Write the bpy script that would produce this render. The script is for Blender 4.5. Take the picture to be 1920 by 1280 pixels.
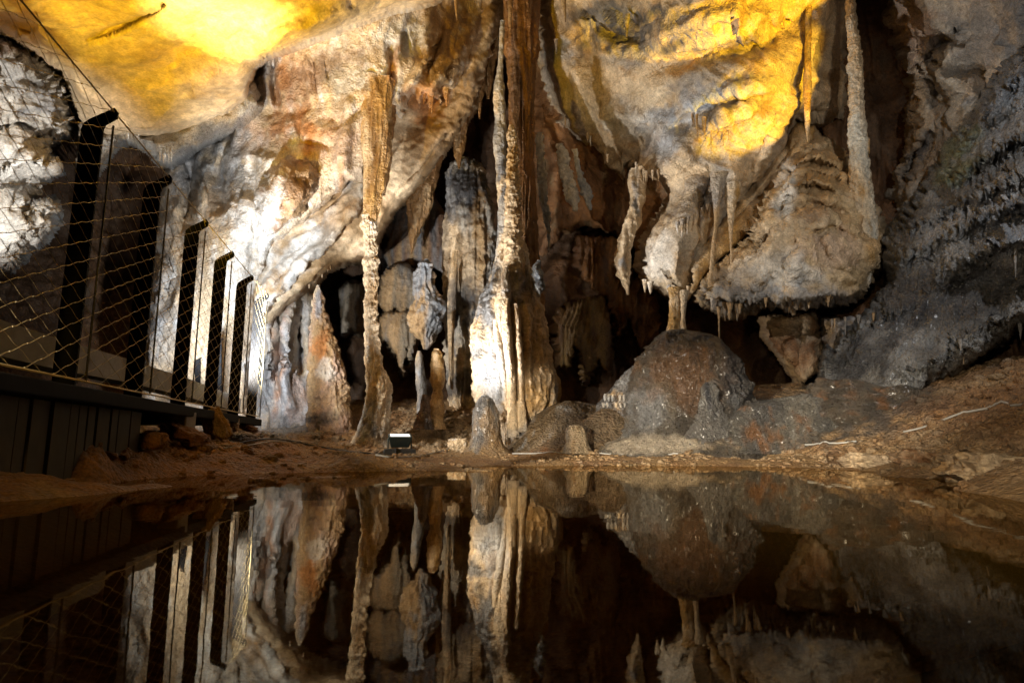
import bpy, math, random
import numpy as np
from mathutils import Vector
random.seed(7)
rng = np.random.default_rng(11)
SC = bpy.context.scene
COL = SC.collection
for o in list(bpy.data.objects): bpy.data.objects.remove(o)

# ------------------------------------------------------------------ camera
FPX = 1178.0; PITCH = math.radians(9.2); CZ = 0.15
cam_d = bpy.data.cameras.new('camera'); cam = bpy.data.objects.new('camera', cam_d); COL.objects.link(cam)
cam_d.sensor_width = 36; cam_d.lens = 36 * FPX / 1920; cam_d.clip_start = 0.02; cam_d.clip_end = 200
cam.location = (0, 0, CZ); cam.rotation_euler = (math.pi / 2 + PITCH, 0, 0)
SC.camera = cam
SC.render.resolution_x = 1024; SC.render.resolution_y = 682
W = bpy.data.worlds.new('World'); SC.world = W; W.use_nodes = True
bg = W.node_tree.nodes['Background']; bg.inputs[0].default_value = (1.0, 0.72, 0.45, 1); bg.inputs[1].default_value = 0.002
SC.view_settings.view_transform = 'Standard'; SC.view_settings.look = 'None'
SC.view_settings.exposure = 0.2; SC.view_settings.gamma = 1.0

CP, SP = math.cos(PITCH), math.sin(PITCH)
def at(px, py, Y):
    xc = (px - 960) / FPX; yc = -(py - 640) / FPX
    dy = CP - yc * SP; dz = SP + yc * CP
    return np.array([xc * Y / dy, Y, CZ + dz * Y / dy])
def at_arr(px, py, Y):
    xc = (px - 960) / FPX; yc = -(py - 640) / FPX
    k = Y / (CP - yc * SP)
    return np.stack([xc * k, Y + 0 * k, CZ + (SP + yc * CP) * k], -1)
def proj(P):
    d = P[..., 1] * CP + (P[..., 2] - CZ) * SP
    u = -P[..., 1] * SP + (P[..., 2] - CZ) * CP
    d = np.maximum(d, 0.05)
    return 960 + FPX * P[..., 0] / d, 640 - FPX * u / d
def V(px, py, Y): return Vector(at(px, py, Y))

# ------------------------------------------------------------------ lamps of the cave and added fill lights
def spot(name, loc, target, watts, color, size_deg=60, blend=0.6, radius=0.03, sx=1.0, roll=0.0):
    d = bpy.data.lights.new(name, 'SPOT'); o = bpy.data.objects.new(name, d); COL.objects.link(o)
    d.energy = watts; d.color = color; d.spot_size = math.radians(size_deg); d.spot_blend = blend; d.shadow_soft_size = radius
    o.location = loc
    q = (Vector(target) - Vector(loc)).to_track_quat('-Z', 'Y')
    from mathutils import Quaternion
    o.rotation_mode = 'QUATERNION'; o.rotation_quaternion = q @ Quaternion((0, 0, 1), math.radians(roll))
    o.scale = (sx, 1, 1)
    return o
WHITE = (1.0, 0.94, 0.84); COOL = (0.86, 0.93, 1.0); YEL = (1.0, 0.60, 0.015); AMB = (1.0, 0.66, 0.24)
# strong white flood on the walkway behind the railing, washing across the formations
spot('walkway_flood', V(404, 690, 5.05), V(820, 600, 6.4), 430, WHITE, 100, 0.9, 0.025)
spot('wall_fill', (-2.35, 4.75, 0.7), V(640, 190, 6.3), 600, (1, .97, .93), 60, 0.9, 0.03)  # extra unseen fill, added to brighten the upper left wall
# the same walkway, washing the pale wall right behind the railing
spot('wall_wash', V(404, 660, 4.7), V(470, 560, 6.4), 420, COOL, 92, 0.9, 0.04)
# small flood lamp seen on the bank
spot('bank_flood', V(748, 806, 5.80), V(1130, 20, 6.8), 370, (1.0, 0.97, 0.92), 96, 0.6, 0.02)
# yellow uplight at the ceiling
spot('ceiling_uplight', (-2.5, 3.2, 0.8), V(470, 0, 4.3), 700, YEL, 84, 1.0, 0.04)
spot('ceiling_hotspot', (-2.45, 3.3, 0.8), V(412, 25, 4.3), 2100, (1, .74, .22), 24, 1.0, 0.04)
# left back uplight on the far left rock
spot('left_rock_light', V(-160, 560, 3.2), V(-30, 290, 4.8), 420, (1.0, 0.95, 0.88), 50, 0.7, 0.03)
# yellow light on the right vault
spot('vault_light', (3.1, 2.2, 1.0), V(1390, 45, 5.8), 3000, YEL, 24, 0.25, 0.02, 0.30, -66)
spot('vault_light', (3.0, 2.4, 0.9), V(1445, 185, 6.0), 2200, YEL, 22, 0.4, 0.02, 0.5, -48)
# dim warm fill from an unseen source (left, beside the camera)
spot('warm_fill', (-0.9, -0.8, 0.5), (-1.1, 3.2, 0.1), 50, (1.0, 0.58, 0.12), 76, 0.9, 0.03, 0.35, 90)
# unseen fill lights outside the frame, for the right side and shore
spot('right_bank_light', (2.7, 2.3, 2.9), V(1830, 420, 4.7), 145, (0.97, 0.97, 0.97), 96, 0.9, 0.03)
spot('shore_light', (-1.9, -0.3, 0.6), V(1270, 812, 5.6), 2900, (1.0, 0.88, 0.68), 44, 0.9, 0.03, 0.33, 90)
spot('corner_light', (-0.4, -0.7, 0.9), V(1800, 860, 3.0), 330, (1.0, 0.84, 0.6), 44, 0.9, 0.04)
spot('vault_fill', (2.3, -0.2, 1.0), V(1440, 280, 6.0), 330, (1.0, 0.87, 0.66), 34, 0.8, 0.03)

# ------------------------------------------------------------------ noise
_g = rng.normal(size=(256, 3)); _g /= np.linalg.norm(_g, axis=1)[:, None]; _g = _g.astype(np.float32)
_p = rng.permutation(256).astype(np.int32); _p = np.concatenate([_p, _p])
def gn(P):
    P = np.asarray(P, np.float32)
    sh = P.shape[:-1]; P = P.reshape(-1, 3)
    F = np.floor(P); f = P - F; I = F.astype(np.int32) & 255
    w = f * f * f * (f * (f * 6 - 15) + 10)
    def c(a, b, d):
        h = _p[(_p[(_p[(I[:, 0] + a) & 255] + I[:, 1] + b) & 255] + I[:, 2] + d) & 255]
        g = _g[h]
        return g[:, 0] * (f[:, 0] - a) + g[:, 1] * (f[:, 1] - b) + g[:, 2] * (f[:, 2] - d)
    x0 = c(0, 0, 0); x0 += w[:, 0] * (c(1, 0, 0) - x0)
    x1 = c(0, 1, 0); x1 += w[:, 0] * (c(1, 1, 0) - x1)
    x0 += w[:, 1] * (x1 - x0)
    y0 = c(0, 0, 1); y0 += w[:, 0] * (c(1, 0, 1) - y0)
    y1 = c(0, 1, 1); y1 += w[:, 0] * (c(1, 1, 1) - y1)
    y0 += w[:, 1] * (y1 - y0)
    return (1.5 * (x0 + w[:, 2] * (y0 - x0))).reshape(sh)
def fbm(P, o=4, lac=2.1, g=0.5):
    s = 0; a = 1; t = 0
    for i in range(o):
        s = s + a * gn(P + i * 17.3); t += a; a *= g; P = P * lac
    return s / t
def ridged(P, o=4, g=0.5):
    s = 0; a = 1; t = 0
    for i in range(o):
        s = s + a * (1 - np.abs(gn(P + i * 9.1)) * 2.2); t += a; a *= g; P = P * 2.07
    return s / t
def ss(a, b, x):
    t = np.clip((x - a) / (b - a), 0, 1); return t * t * (3 - 2 * t)

def tps(pts, scale=300.0, reg=2e-3):
    p = np.array(pts, float); xy = p[:, :2] / scale; n = len(p)
    def K(a, b):
        r2 = ((a[:, None, :] - b[None]) ** 2).sum(-1)
        return 0.5 * r2 * np.log(r2 + 1e-12)
    if n < 4: return lambda x, y: np.full(np.shape(x), p[:, 2].mean())
    A = np.zeros((n + 3, n + 3)); A[:n, :n] = K(xy, xy) + reg * np.eye(n)
    A[:n, n] = 1; A[:n, n + 1:] = xy; A[n, :n] = 1; A[n + 1:, :n] = xy.T
    c = np.linalg.solve(A, np.r_[p[:, 2], 0, 0, 0])
    def f(x, y):
        q = np.stack([np.ravel(x), np.ravel(y)], -1) / scale
        out = np.empty(len(q))
        for i in range(0, len(q), 60000):
            b = q[i:i + 60000]
            out[i:i + 60000] = K(b, xy) @ c[:n] + c[n] + b @ c[n + 1:]
        return out.reshape(np.shape(x))
    return f
def seg_dist(x, y, poly, closed):
    P = np.array(poly, float); d2 = np.full(x.shape, 1e12); tpar = np.zeros(x.shape)
    n = len(P); m = n if closed else n - 1
    for i in range(m):
        a = P[i]; b = P[(i + 1) % n]; ab = b - a; L = (ab ** 2).sum() + 1e-9
        t = np.clip(((x - a[0]) * ab[0] + (y - a[1]) * ab[1]) / L, 0, 1)
        q = (x - a[0] - t * ab[0]) ** 2 + (y - a[1] - t * ab[1]) ** 2
        k = q < d2; d2[k] = q[k]; tpar[k] = (i + t[k]) / m
    return np.sqrt(d2), tpar
def inside(x, y, poly):
    P = np.array(poly, float); c = np.zeros(x.shape, bool); n = len(P)
    for i in range(n):
        x1, y1 = P[i]; x2, y2 = P[(i + 1) % n]
        if y1 == y2: continue
        k = ((y1 > y) != (y2 > y)) & (x < (x2 - x1) * (y - y1) / (y2 - y1) + x1)
        c ^= k
    return c

# ------------------------------------------------------------------ mineral colours (stains of the stone, some patches painted as shade or light)
WHT = (0.70, 0.68, 0.64); CRM = (0.60, 0.46, 0.30); TAN = (0.40, 0.26, 0.13); ORG = (0.44, 0.19, 0.06); BRN = (0.20, 0.10, 0.045)
GRY = (0.22, 0.22, 0.225); DRK = (0.045, 0.045, 0.05); BLU = (0.30, 0.33, 0.38); PNK = (0.48, 0.33, 0.25); MOSS = (0.12, 0.15, 0.04); OCH = (0.40, 0.23, 0.07)
# (px, py, rx, ry, rot, colour, strength, layers or None)
ST = []
def stain_or_shade(px, py, rx, ry, rot, c, s=0.8, only=None): ST.append((px, py, rx, ry, rot, c, s, only))
exec_stains = True
def paint(P, pal, key, fs=1.0, streak=(1, 1, 1)):
    """albedo per vertex"""
    px, py = proj(P)
    Q = P * np.array(streak) * fs
    a = fbm(Q * 1.3 + 5, 4); b = fbm(Q * 3.1 + 31, 4); c = fbm(P * 9.0 + 3, 3)
    k0, k1, k2 = [np.array(x) for x in pal]
    m1 = ss(-0.15, 0.3, a + 0.35 * b)[..., None]; m2 = ss(0.05, 0.4, b - 0.3 * a + 0.2 * c)[..., None]
    C = k0 * (1 - m1) + k1 * m1; C = C * (1 - m2) + k2 * m2
    wx = 26 * fbm(P * 2.2 + 77, 3); wy = 26 * fbm(P * 2.2 + 177, 3); g = fbm(P * 7 + 9, 3)
    for (sx, sy, rx, ry, rot, col, s, only) in ST:
        if only is not None and key not in only: continue
        k = (np.abs(px - sx) < (rx + ry) * 1.7 + 40) & (np.abs(py - sy) < (rx + ry) * 1.7 + 40)
        if not k.any(): continue
        sc = min(1.0, (rx + ry) / 60)
        dx = px[k] + wx[k] * sc - sx; dy = py[k] + wy[k] * sc - sy; r = math.radians(rot)
        u = (dx * math.cos(r) + dy * math.sin(r)) / rx; v = (-dx * math.sin(r) + dy * math.cos(r)) / ry
        m = (s * ss(1.25, 0.45, np.sqrt(u * u + v * v) + 0.9 * g[k]))[..., None]
        C[k] = C[k] * (1 - m) + np.array(col) * m
    C = C * (1 + 0.28 * c + 0.15 * b)[..., None]
    return np.clip(C, 0.01, 0.85)

# ------------------------------------------------------------------ materials
def rock_mat(name, rough=0.55, bump=0.5, scale=1.0, grain=1.0, spec=0.4, coat=0.0):
    m = bpy.data.materials.new(name); m.use_nodes = True; nt = m.node_tree; N = nt.nodes; L = nt.links
    b = N['Principled BSDF']
    at_ = N.new('ShaderNodeAttribute'); at_.attribute_name = 'Col'
    tc = N.new('ShaderNodeTexCoord')
    n1 = N.new('ShaderNodeTexNoise'); n1.inputs['Scale'].default_value = 22 * scale; n1.inputs['Detail'].default_value = 8; n1.inputs['Roughness'].default_value = 0.65
    n2 = N.new('ShaderNodeTexNoise'); n2.inputs['Scale'].default_value = 95 * scale; n2.inputs['Detail'].default_value = 5
    v = N.new('ShaderNodeTexVoronoi'); v.inputs['Scale'].default_value = 48 * scale; v.feature = 'SMOOTH_F1'
    for n in (n1, n2, v): L.new(tc.outputs['Object'], n.inputs['Vector'])
    r1 = N.new('ShaderNodeMapRange'); r1.inputs[1].default_value = 0.3; r1.inputs[2].default_value = 0.7; r1.inputs[3].default_value = 0.62; r1.inputs[4].default_value = 1.25
    L.new(n1.outputs[0], r1.inputs[0])
    r2 = N.new('ShaderNodeMapRange'); r2.inputs[1].default_value = 0.3; r2.inputs[2].default_value = 0.7; r2.inputs[3].default_value = 1 - 0.3 * grain; r2.inputs[4].default_value = 1 + 0.25 * grain
    L.new(n2.outputs[0], r2.inputs[0])
    mu = N.new('ShaderNodeMath'); mu.operation = 'MULTIPLY'; L.new(r1.outputs[0], mu.inputs[0]); L.new(r2.outputs[0], mu.inputs[1])
    vm = N.new('ShaderNodeVectorMath'); vm.operation = 'SCALE'; L.new(at_.outputs['Color'], vm.inputs[0]); L.new(mu.outputs[0], vm.inputs['Scale'])
    L.new(vm.outputs[0], b.inputs['Base Color'])
    ad = N.new('ShaderNodeMath'); ad.operation = 'MULTIPLY_ADD'; L.new(v.outputs['Distance'], ad.inputs[0]); ad.inputs[1].default_value = 0.5 * grain; L.new(n1.outputs[0], ad.inputs[2])
    ad2 = N.new('ShaderNodeMath'); ad2.operation = 'MULTIPLY_ADD'; L.new(n2.outputs[0], ad2.inputs[0]); ad2.inputs[1].default_value = 0.35 * grain; L.new(ad.outputs[0], ad2.inputs[2])
    bp = N.new('ShaderNodeBump'); bp.inputs['Strength'].default_value = bump; bp.inputs['Distance'].default_value = 0.05
    L.new(ad2.outputs[0], bp.inputs['Height']); L.new(bp.outputs[0], b.inputs['Normal'])
    rr = N.new('ShaderNodeMapRange'); rr.inputs[1].default_value = 0.35; rr.inputs[2].default_value = 0.65; rr.inputs[3].default_value = rough - 0.15; rr.inputs[4].default_value = rough + 0.15
    L.new(n1.outputs[0], rr.inputs[0]); L.new(rr.outputs[0], b.inputs['Roughness'])
    b.inputs['Specular IOR Level'].default_value = spec
    if coat: b.inputs['Coat Weight'].default_value = coat; b.inputs['Coat Roughness'].default_value = 0.2
    return m
M_ROCK = rock_mat('limestone', 0.6, 0.55)
M_SMOOTH = rock_mat('smooth_limestone', 0.5, 0.3, 0.6, 0.7)
M_FLOW = rock_mat('flowstone', 0.42, 0.6, 1.2, 1.0, 0.5)
M_CALC = rock_mat('sparkling_calcite', 0.36, 0.9, 2.0, 1.6, 0.7, 0.3)
M_MUD = rock_mat('cave_mud', 0.55, 0.9, 1.0, 1.3, 0.4)
M_DARK = rock_mat('dark_wet_rock', 0.32, 0.8, 1.4, 1.4, 0.7, 0.35)
def plain(name, col, rough=0.5, metal=0.0, emit=None, es=0, nscale=30, var=0.15, bump=0.15):
    m = bpy.data.materials.new(name); m.use_nodes = True; nt = m.node_tree; N = nt.nodes; L = nt.links; b = N['Principled BSDF']
    tc = N.new('ShaderNodeTexCoord'); n = N.new('ShaderNodeTexNoise'); n.inputs['Scale'].default_value = nscale; n.inputs['Detail'].default_value = 6
    L.new(tc.outputs['Object'], n.inputs['Vector'])
    mx = N.new('ShaderNodeMix'); mx.data_type = 'RGBA'
    mx.inputs['A'].default_value = (*[c * (1 - var * 2) for c in col], 1); mx.inputs['B'].default_value = (*[min(1, c * (1 + var)) for c in col], 1)
    L.new(n.outputs[0], mx.inputs['Factor']); L.new(mx.outputs['Result'], b.inputs['Base Color'])
    b.inputs['Roughness'].default_value = rough; b.inputs['Metallic'].default_value = metal
    if bump:
        bp = N.new('ShaderNodeBump'); bp.inputs['Strength'].default_value = bump; bp.inputs['Distance'].default_value = 0.01
        L.new(n.outputs[0], bp.inputs['Height']); L.new(bp.outputs[0], b.inputs['Normal'])
    if emit: b.inputs['Emission Color'].default_value = (*emit, 1); b.inputs['Emission Strength'].default_value = es
    return m

# ------------------------------------------------------------------ object helpers
def tag(o, label=None, cat=None, group=None, kind=None):
    if label: o['label'] = label
    if cat: o['category'] = cat
    if group: o['group'] = group
    if kind: o['kind'] = kind
    return o
def mesh_np(name, verts, faces, mat, cols=None, parent=None, smooth=True):
    me = bpy.data.meshes.new(name); verts = np.asarray(verts, np.float32)
    if isinstance(faces, np.ndarray):
        nf, k = faces.shape
        me.vertices.add(len(verts)); me.vertices.foreach_set('co', verts.ravel())
        me.loops.add(nf * k); me.loops.foreach_set('vertex_index', faces.astype(np.int32).ravel())
        me.polygons.add(nf); me.polygons.foreach_set('loop_start', (np.arange(nf) * k).astype(np.int32))
        me.update(calc_edges=True); me.validate()
    else:
        me.from_pydata([tuple(map(float, v)) for v in verts], [], faces)
    if cols is not None:
        a = me.color_attributes.new('Col', 'FLOAT_COLOR', 'POINT')
        c = np.ones((len(verts), 4), np.float32); c[:, :3] = cols; a.data.foreach_set('color', c.ravel())
    if smooth: me.polygons.foreach_set('use_smooth', np.ones(len(me.polygons), bool))
    me.materials.append(mat)
    o = bpy.data.objects.new(name, me); COL.objects.link(o)
    if parent: o.parent = parent
    return o
def empty(name, loc=(0, 0, 0)):
    o = bpy.data.objects.new(name, None); o.location = loc; COL.objects.link(o); return o
def keep_parent(child, par):
    child.parent = par; child.location = -Vector(par.location) if child.location.length < 1e-9 else child.location - par.location

# rock layer: relief in a cell of the cave, rounded back at its rim, with real depth
def layer(name, poly, depths, pal, R=0.8, r=60, flow=0, fu=6, fv=0.8, famp=0.03, ramp=0.10, rfreq=1.6, jag=7, mat=None,
          folds=(), step=3.0, key=None, skirt=10, bbox=None, streak=None, fine=0.012, mudcut=False):
    key = key or name
    P = np.array(poly, float)
    if bbox is None: x0, y0 = P.min(0) - 16; x1, y1 = P.max(0) + 16
    else: x0, y0, x1, y1 = bbox
    xs = np.arange(x0, x1 + step, step); ys = np.arange(y0, y1 + step, step)
    X, Y_ = np.meshgrid(xs, ys)
    D = tps(depths)(X, Y_)
    d, _ = seg_dist(X, Y_, poly, True); d = np.where(inside(X, Y_, poly), d, -d)
    sc = np.stack([X / 42, Y_ / 42, 0 * X + hash_f(name)], -1)
    d = d + jag * (fbm(sc, 2) + 0.5 * gn(sc * 3.3)) * 1.3
    t = np.clip(d / r, 0, 1)
    D = D + R * (1 - np.sqrt(1 - (1 - t) ** 2 + 1e-9))
    D = D + np.where(d < 0, np.clip(-d, 0, skirt) / skirt * 1.6, 0)
    for f in folds:
        pl, w, amt = f[0], f[1], f[2]
        pb = np.array(pl, float)
        k = (X > pb[:, 0].min() - 3 * w) & (X < pb[:, 0].max() + 3 * w) & (Y_ > pb[:, 1].min() - 3 * w) & (Y_ < pb[:, 1].max() + 3 * w)
        if not k.any(): continue
        wx = 0.5 * w * fbm(np.stack([X[k] / 60, Y_[k] / 60, 0 * X[k] + 3], -1), 2)
        dd, tp = seg_dist(X[k] + wx, Y_[k] + wx, pl, False)
        prof = np.exp(-(dd / w) ** 2) * (0.35 + 0.65 * np.sin(np.pi * np.clip(tp, 0.03, 0.97)) ** 0.5)
        if len(f) > 3:   # ribs hanging below a ledge
            below = ss(-0.4 * w, 0.5 * w, Y_[k] - np.interp(X[k], *np.array(sorted(pl)).T))
            rb = 1 - 2.4 * np.abs(gn(np.stack([X[k] / f[3] + Y_[k] / 50, Y_[k] / 90, 0 * X[k] + 7], -1)))
            D[k] -= 0.8 * abs(amt) * rb * np.exp(-(dd / (1.6 * w)) ** 2) * below
        D[k] += amt * prof
    Wp = at_arr(X, Y_, D)
    # normals
    gx = np.gradient(Wp, axis=1); gy = np.gradient(Wp, axis=0)
    n = np.cross(gx, gy); n /= np.linalg.norm(n, axis=-1)[..., None] + 1e-12
    n = np.where((n[..., 1] > 0)[..., None], -n, n)
    a = math.radians(flow); s = 6.5 / FPX
    warp = 0.25 * fbm(Wp * 1.1 + 3, 2)
    U = (X * math.cos(a) + Y_ * math.sin(a)) * s + warp; Vv = (-X * math.sin(a) + Y_ * math.cos(a)) * s
    fl = ridged(np.stack([U * fu, Vv * fv, Wp[..., 1] * 0.6], -1), 3) - 0.4
    mask_f = ss(-0.25, 0.3, fbm(Wp * 0.9 + 40, 2) + 0.12)
    q = Wp * rfreq; q = q + 0.5 * np.stack([fbm(q + 11, 2), fbm(q + 21, 2), fbm(q + 31, 2)], -1)
    rk = ridged(q, 5, 0.52) - 0.45
    fi = ridged(Wp * 9 + 7, 3, 0.6) - 0.4
    disp = famp * fl * mask_f + ramp * rk + fine * fi
    att = ss(-skirt, 4, d)
    Wp = Wp + n * (disp * (0.3 + 0.7 * att))[..., None]
    keepv = d > -skirt
    idx = -np.ones(X.shape, int)
    fk = keepv[:-1, :-1] & keepv[1:, :-1] & keepv[:-1, 1:] & keepv[1:, 1:]
    use = np.zeros(X.shape, bool); use[:-1, :-1] |= fk; use[1:, :-1] |= fk; use[:-1, 1:] |= fk; use[1:, 1:] |= fk
    idx[use] = np.arange(use.sum())
    F = np.stack([idx[:-1, :-1][fk], idx[1:, :-1][fk], idx[1:, 1:][fk], idx[:-1, 1:][fk]], -1)
    Pv = Wp[use]
    cols = paint(Pv, pal, key, 1.0, streak or (1.4, 1.0, 0.7))
    # shading contrast put into the colour: crevices darkened, crests lightened
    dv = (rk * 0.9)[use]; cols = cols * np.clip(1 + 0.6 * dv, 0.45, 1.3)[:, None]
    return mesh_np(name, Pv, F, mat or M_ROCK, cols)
def hash_f(s): return (sum(ord(c) * (i + 3) for i, c in enumerate(s)) % 997) / 13.7

# turned formation: rows (py, x_left, x_right) at depth Y
def column(name, rows, Y, pal, mat=None, kz=0.9, flute=0.02, ff=9, knob=0.02, kf=7, parent=None, key=None, res=1.0, lean=0.0, jag=0.0, drip=0.0, seed=0, grain=0.0):
    rows = np.array(rows, float); y0, y1 = rows[0, 0], rows[-1, 0]
    n = max(8, int((y1 - y0) / (2.2 / res))); py = np.linspace(y0, y1, n)
    xl = np.interp(py, rows[:, 0], rows[:, 1]); xr = np.interp(py, rows[:, 0], rows[:, 2])
    k = max(1, int(n / len(rows) / 3))
    ker = np.ones(k) / k
    if k > 1:
        xl = np.convolve(np.pad(xl, (k, k), 'edge'), ker, 'same')[k:-k]; xr = np.convolve(np.pad(xr, (k, k), 'edge'), ker, 'same')[k:-k]
    cx = (xl + xr) / 2; hw = np.maximum((xr - xl) / 2, 0.6)
    m = int(np.clip(hw.max() * 2 * math.pi / (2.6 / res), 14, 460 if grain else 220)); th = np.linspace(0, 2 * np.pi, m, endpoint=False)
    C = at_arr(cx, py, np.full(n, float(Y)) + lean * np.linspace(0, 1, n))
    Rm = hw * Y / FPX
    A, T = np.meshgrid(Rm, th, indexing='ij')
    Px = C[:, 0][:, None] + A * np.cos(T); Py = C[:, 1][:, None] + kz * A * np.sin(T); Pz = C[:, 2][:, None] + 0 * T
    P = np.stack([Px, Py, Pz], -1)
    N_ = np.stack([np.cos(T), np.sin(T), 0 * T], -1)
    S = P + seed * 3.7 + hash_f(name)
    fl = ridged(np.stack([S[..., 0] * ff, S[..., 1] * ff, S[..., 2] * 0.9], -1), 3) - 0.4
    kn = fbm(S * kf, 4) + 0.5 * (ridged(S * kf * 1.7, 2) - 0.4)
    fine = ridged(S * kf * 4, 3) - 0.4
    dr = ridged(np.stack([S[..., 0] * 26, S[..., 1] * 26, S[..., 2] * 3.2], -1), 3, .6) - 0.4
    amp = np.minimum(1, A / 0.05)
    d = (flute * fl + knob * kn + 0.3 * knob * fine + (drip + .004) * dr) * amp
    if grain: d = d + grain * (gn(S * 24) + .7 * gn(S * 47)) * amp
    d = np.clip(d, -0.45 * A, 0.8 * A)
    P = P + N_ * d[..., None]
    if jag: P[..., 2] += jag * gn(S * 6)
    idx = np.arange(n * m).reshape(n, m)
    F = np.stack([idx[:-1], idx[1:], np.roll(idx[1:], -1, 1), np.roll(idx[:-1], -1, 1)], -1).reshape(-1, 4)
    Pv = P.reshape(-1, 3)
    # caps
    top = P[0].mean(0); bot = P[-1].mean(0); nv = len(Pv)
    Pv = np.vstack([Pv, top[None], bot[None]])
    tri = [(nv, idx[0, j], idx[0, (j + 1) % m], idx[0, (j + 1) % m]) for j in range(m)]
    cols = paint(Pv, pal, key or name, 1.0, (2.6, 1.5, 0.8))
    dv = (fl * min(1, flute * 30) + 1.1 * dr).reshape(-1); dv = np.append(dv, [0, 0]); cols = cols * np.clip(1 + 0.3 * dv, 0.65, 1.2)[:, None]
    faces = F.tolist() + [[nv, int(idx[0, (j + 1) % m]), int(idx[0, j])] for j in range(m)] + [[nv + 1, int(idx[-1, j]), int(idx[-1, (j + 1) % m])] for j in range(m)]
    me_o = mesh_np(name, Pv, faces, mat or M_FLOW, cols)
    if parent: keep_parent(me_o, parent)
    return me_o

# ------------------------------------------------------------------ build
# stains and painted shade ---------------------------------------------------------------
stain_or_shade(60, 150, 90, 40, 20, GRY, .6, ['craggy_outcrop']); stain_or_shade(50, 330, 70, 60, 0, WHT, .8, ['craggy_outcrop'])
stain_or_shade(20, 40, 90, 50, 20, BRN, .9); stain_or_shade(90, 70, 60, 25, 40, (.25,.15,.06), .7)
# left overhang
stain_or_shade(560, 150, 55, 60, 0, PNK, .7); stain_or_shade(535, 150, 18, 60, 0, ORG, .7); stain_or_shade(590, 160, 12, 70, 10, BRN, .5)
stain_or_shade(560, 250, 60, 60, 0, ORG, .55); stain_or_shade(640, 270, 40, 50, 0, PNK, .6); stain_or_shade(575, 260, 14, 50, 0, ORG, .7)
stain_or_shade(640, 120, 60, 50, 0, WHT, .5); stain_or_shade(760, 70, 40, 50, 10, WHT, .8); stain_or_shade(740, 130, 10, 60, 5, ORG, .6)
stain_or_shade(830, 110, 45, 90, 30, OCH, .9); stain_or_shade(840, 40, 60, 60, 0, (0.30, 0.17, 0.06), .8); stain_or_shade(800, 190, 40, 40, 30, ORG, .7)
stain_or_shade(560, 350, 40, 36, 0, BRN, .7); stain_or_shade(600, 130, 100, 24, -20, BRN, .6); stain_or_shade(500, 160, 26, 60, 10, GRY, .5); stain_or_shade(640, 150, 40, 26, 0, GRY, .45); stain_or_shade(560, 240, 70, 14, 0, ORG, .6); stain_or_shade(640, 330, 8, 40, 0, ORG, .6); stain_or_shade(470, 250, 40, 40, 0, PNK, .7); stain_or_shade(300, 520, 20, 160, 8, GRY, .6); stain_or_shade(545, 265, 14, 30, 0, WHT, .9)  # brown band along the ceiling lip is its shadow put into colour
stain_or_shade(470, 420, 60, 140, 0, WHT, .85); stain_or_shade(430, 300, 20, 80, 15, BLU, .5); stain_or_shade(400, 260, 60, 30, -30, GRY, .8)
stain_or_shade(350, 320, 40, 40, 0, GRY, .8); stain_or_shade(380, 450, 60, 120, 10, CRM, .5); stain_or_shade(300, 600, 50, 100, 0, GRY, .6)
stain_or_shade(640, 400, 60, 60, 45, TAN, .6); stain_or_shade(560, 470, 60, 30, -45, WHT, .8)
# fluted wall
stain_or_shade(490, 720, 30, 60, 0, GRY, .8); stain_or_shade(540, 700, 30, 90, 0, BLU, .35); stain_or_shade(515, 690, 10, 80, 0, ORG, .6); stain_or_shade(560, 740, 20, 60, 0, PNK, .7); stain_or_shade(530, 800, 70, 20, 0, GRY, .6)
# orange stalagmite
stain_or_shade(605, 650, 20, 45, 0, ORG, .95, ['stalagmite_orange']); stain_or_shade(615, 700, 18, 28, 0, WHT, .7, ['stalagmite_orange']); stain_or_shade(600, 780, 40, 12, 0, DRK, .8, ['stalagmite_orange']); stain_or_shade(597, 570, 8, 28, 0, BLU, .7, ['stalagmite_orange'])
stain_or_shade(630, 740, 25, 30, 0, TAN, .7, ['stalagmite_orange'])
# slender column; dark streaks and cream left edge put shading into the colour
stain_or_shade(700, 260, 9, 120, 0, (.2, .1, .03), .7, ['column_slender']); stain_or_shade(722, 290, 7, 80, 0, (.22, .11, .035), .6, ['column_slender']); stain_or_shade(684, 300, 7, 120, 0, CRM, .6, ['column_slender']); stain_or_shade(685, 790, 22, 45, 15, GRY, .9, ['column_slender']); stain_or_shade(712, 810, 20, 30, 0, DRK, .5, ['column_slender'])
# organ column
stain_or_shade(870, 345, 70, 60, 0, DRK, 1.0, ['organ']); stain_or_shade(845, 380, 12, 50, 0, GRY, .8, ['organ']); stain_or_shade(865, 560, 55, 45, 0, DRK, .8, ['organ']); stain_or_shade(860, 470, 40, 60, 0, CRM, .5, ['organ']); stain_or_shade(900, 450, 12, 100, 0, OCH, .6, ['organ']); stain_or_shade(870, 720, 40, 40, 0, DRK, .9, ['organ'])
stain_or_shade(830, 420, 14, 60, 0, DRK, .5, ['organ'])
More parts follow.
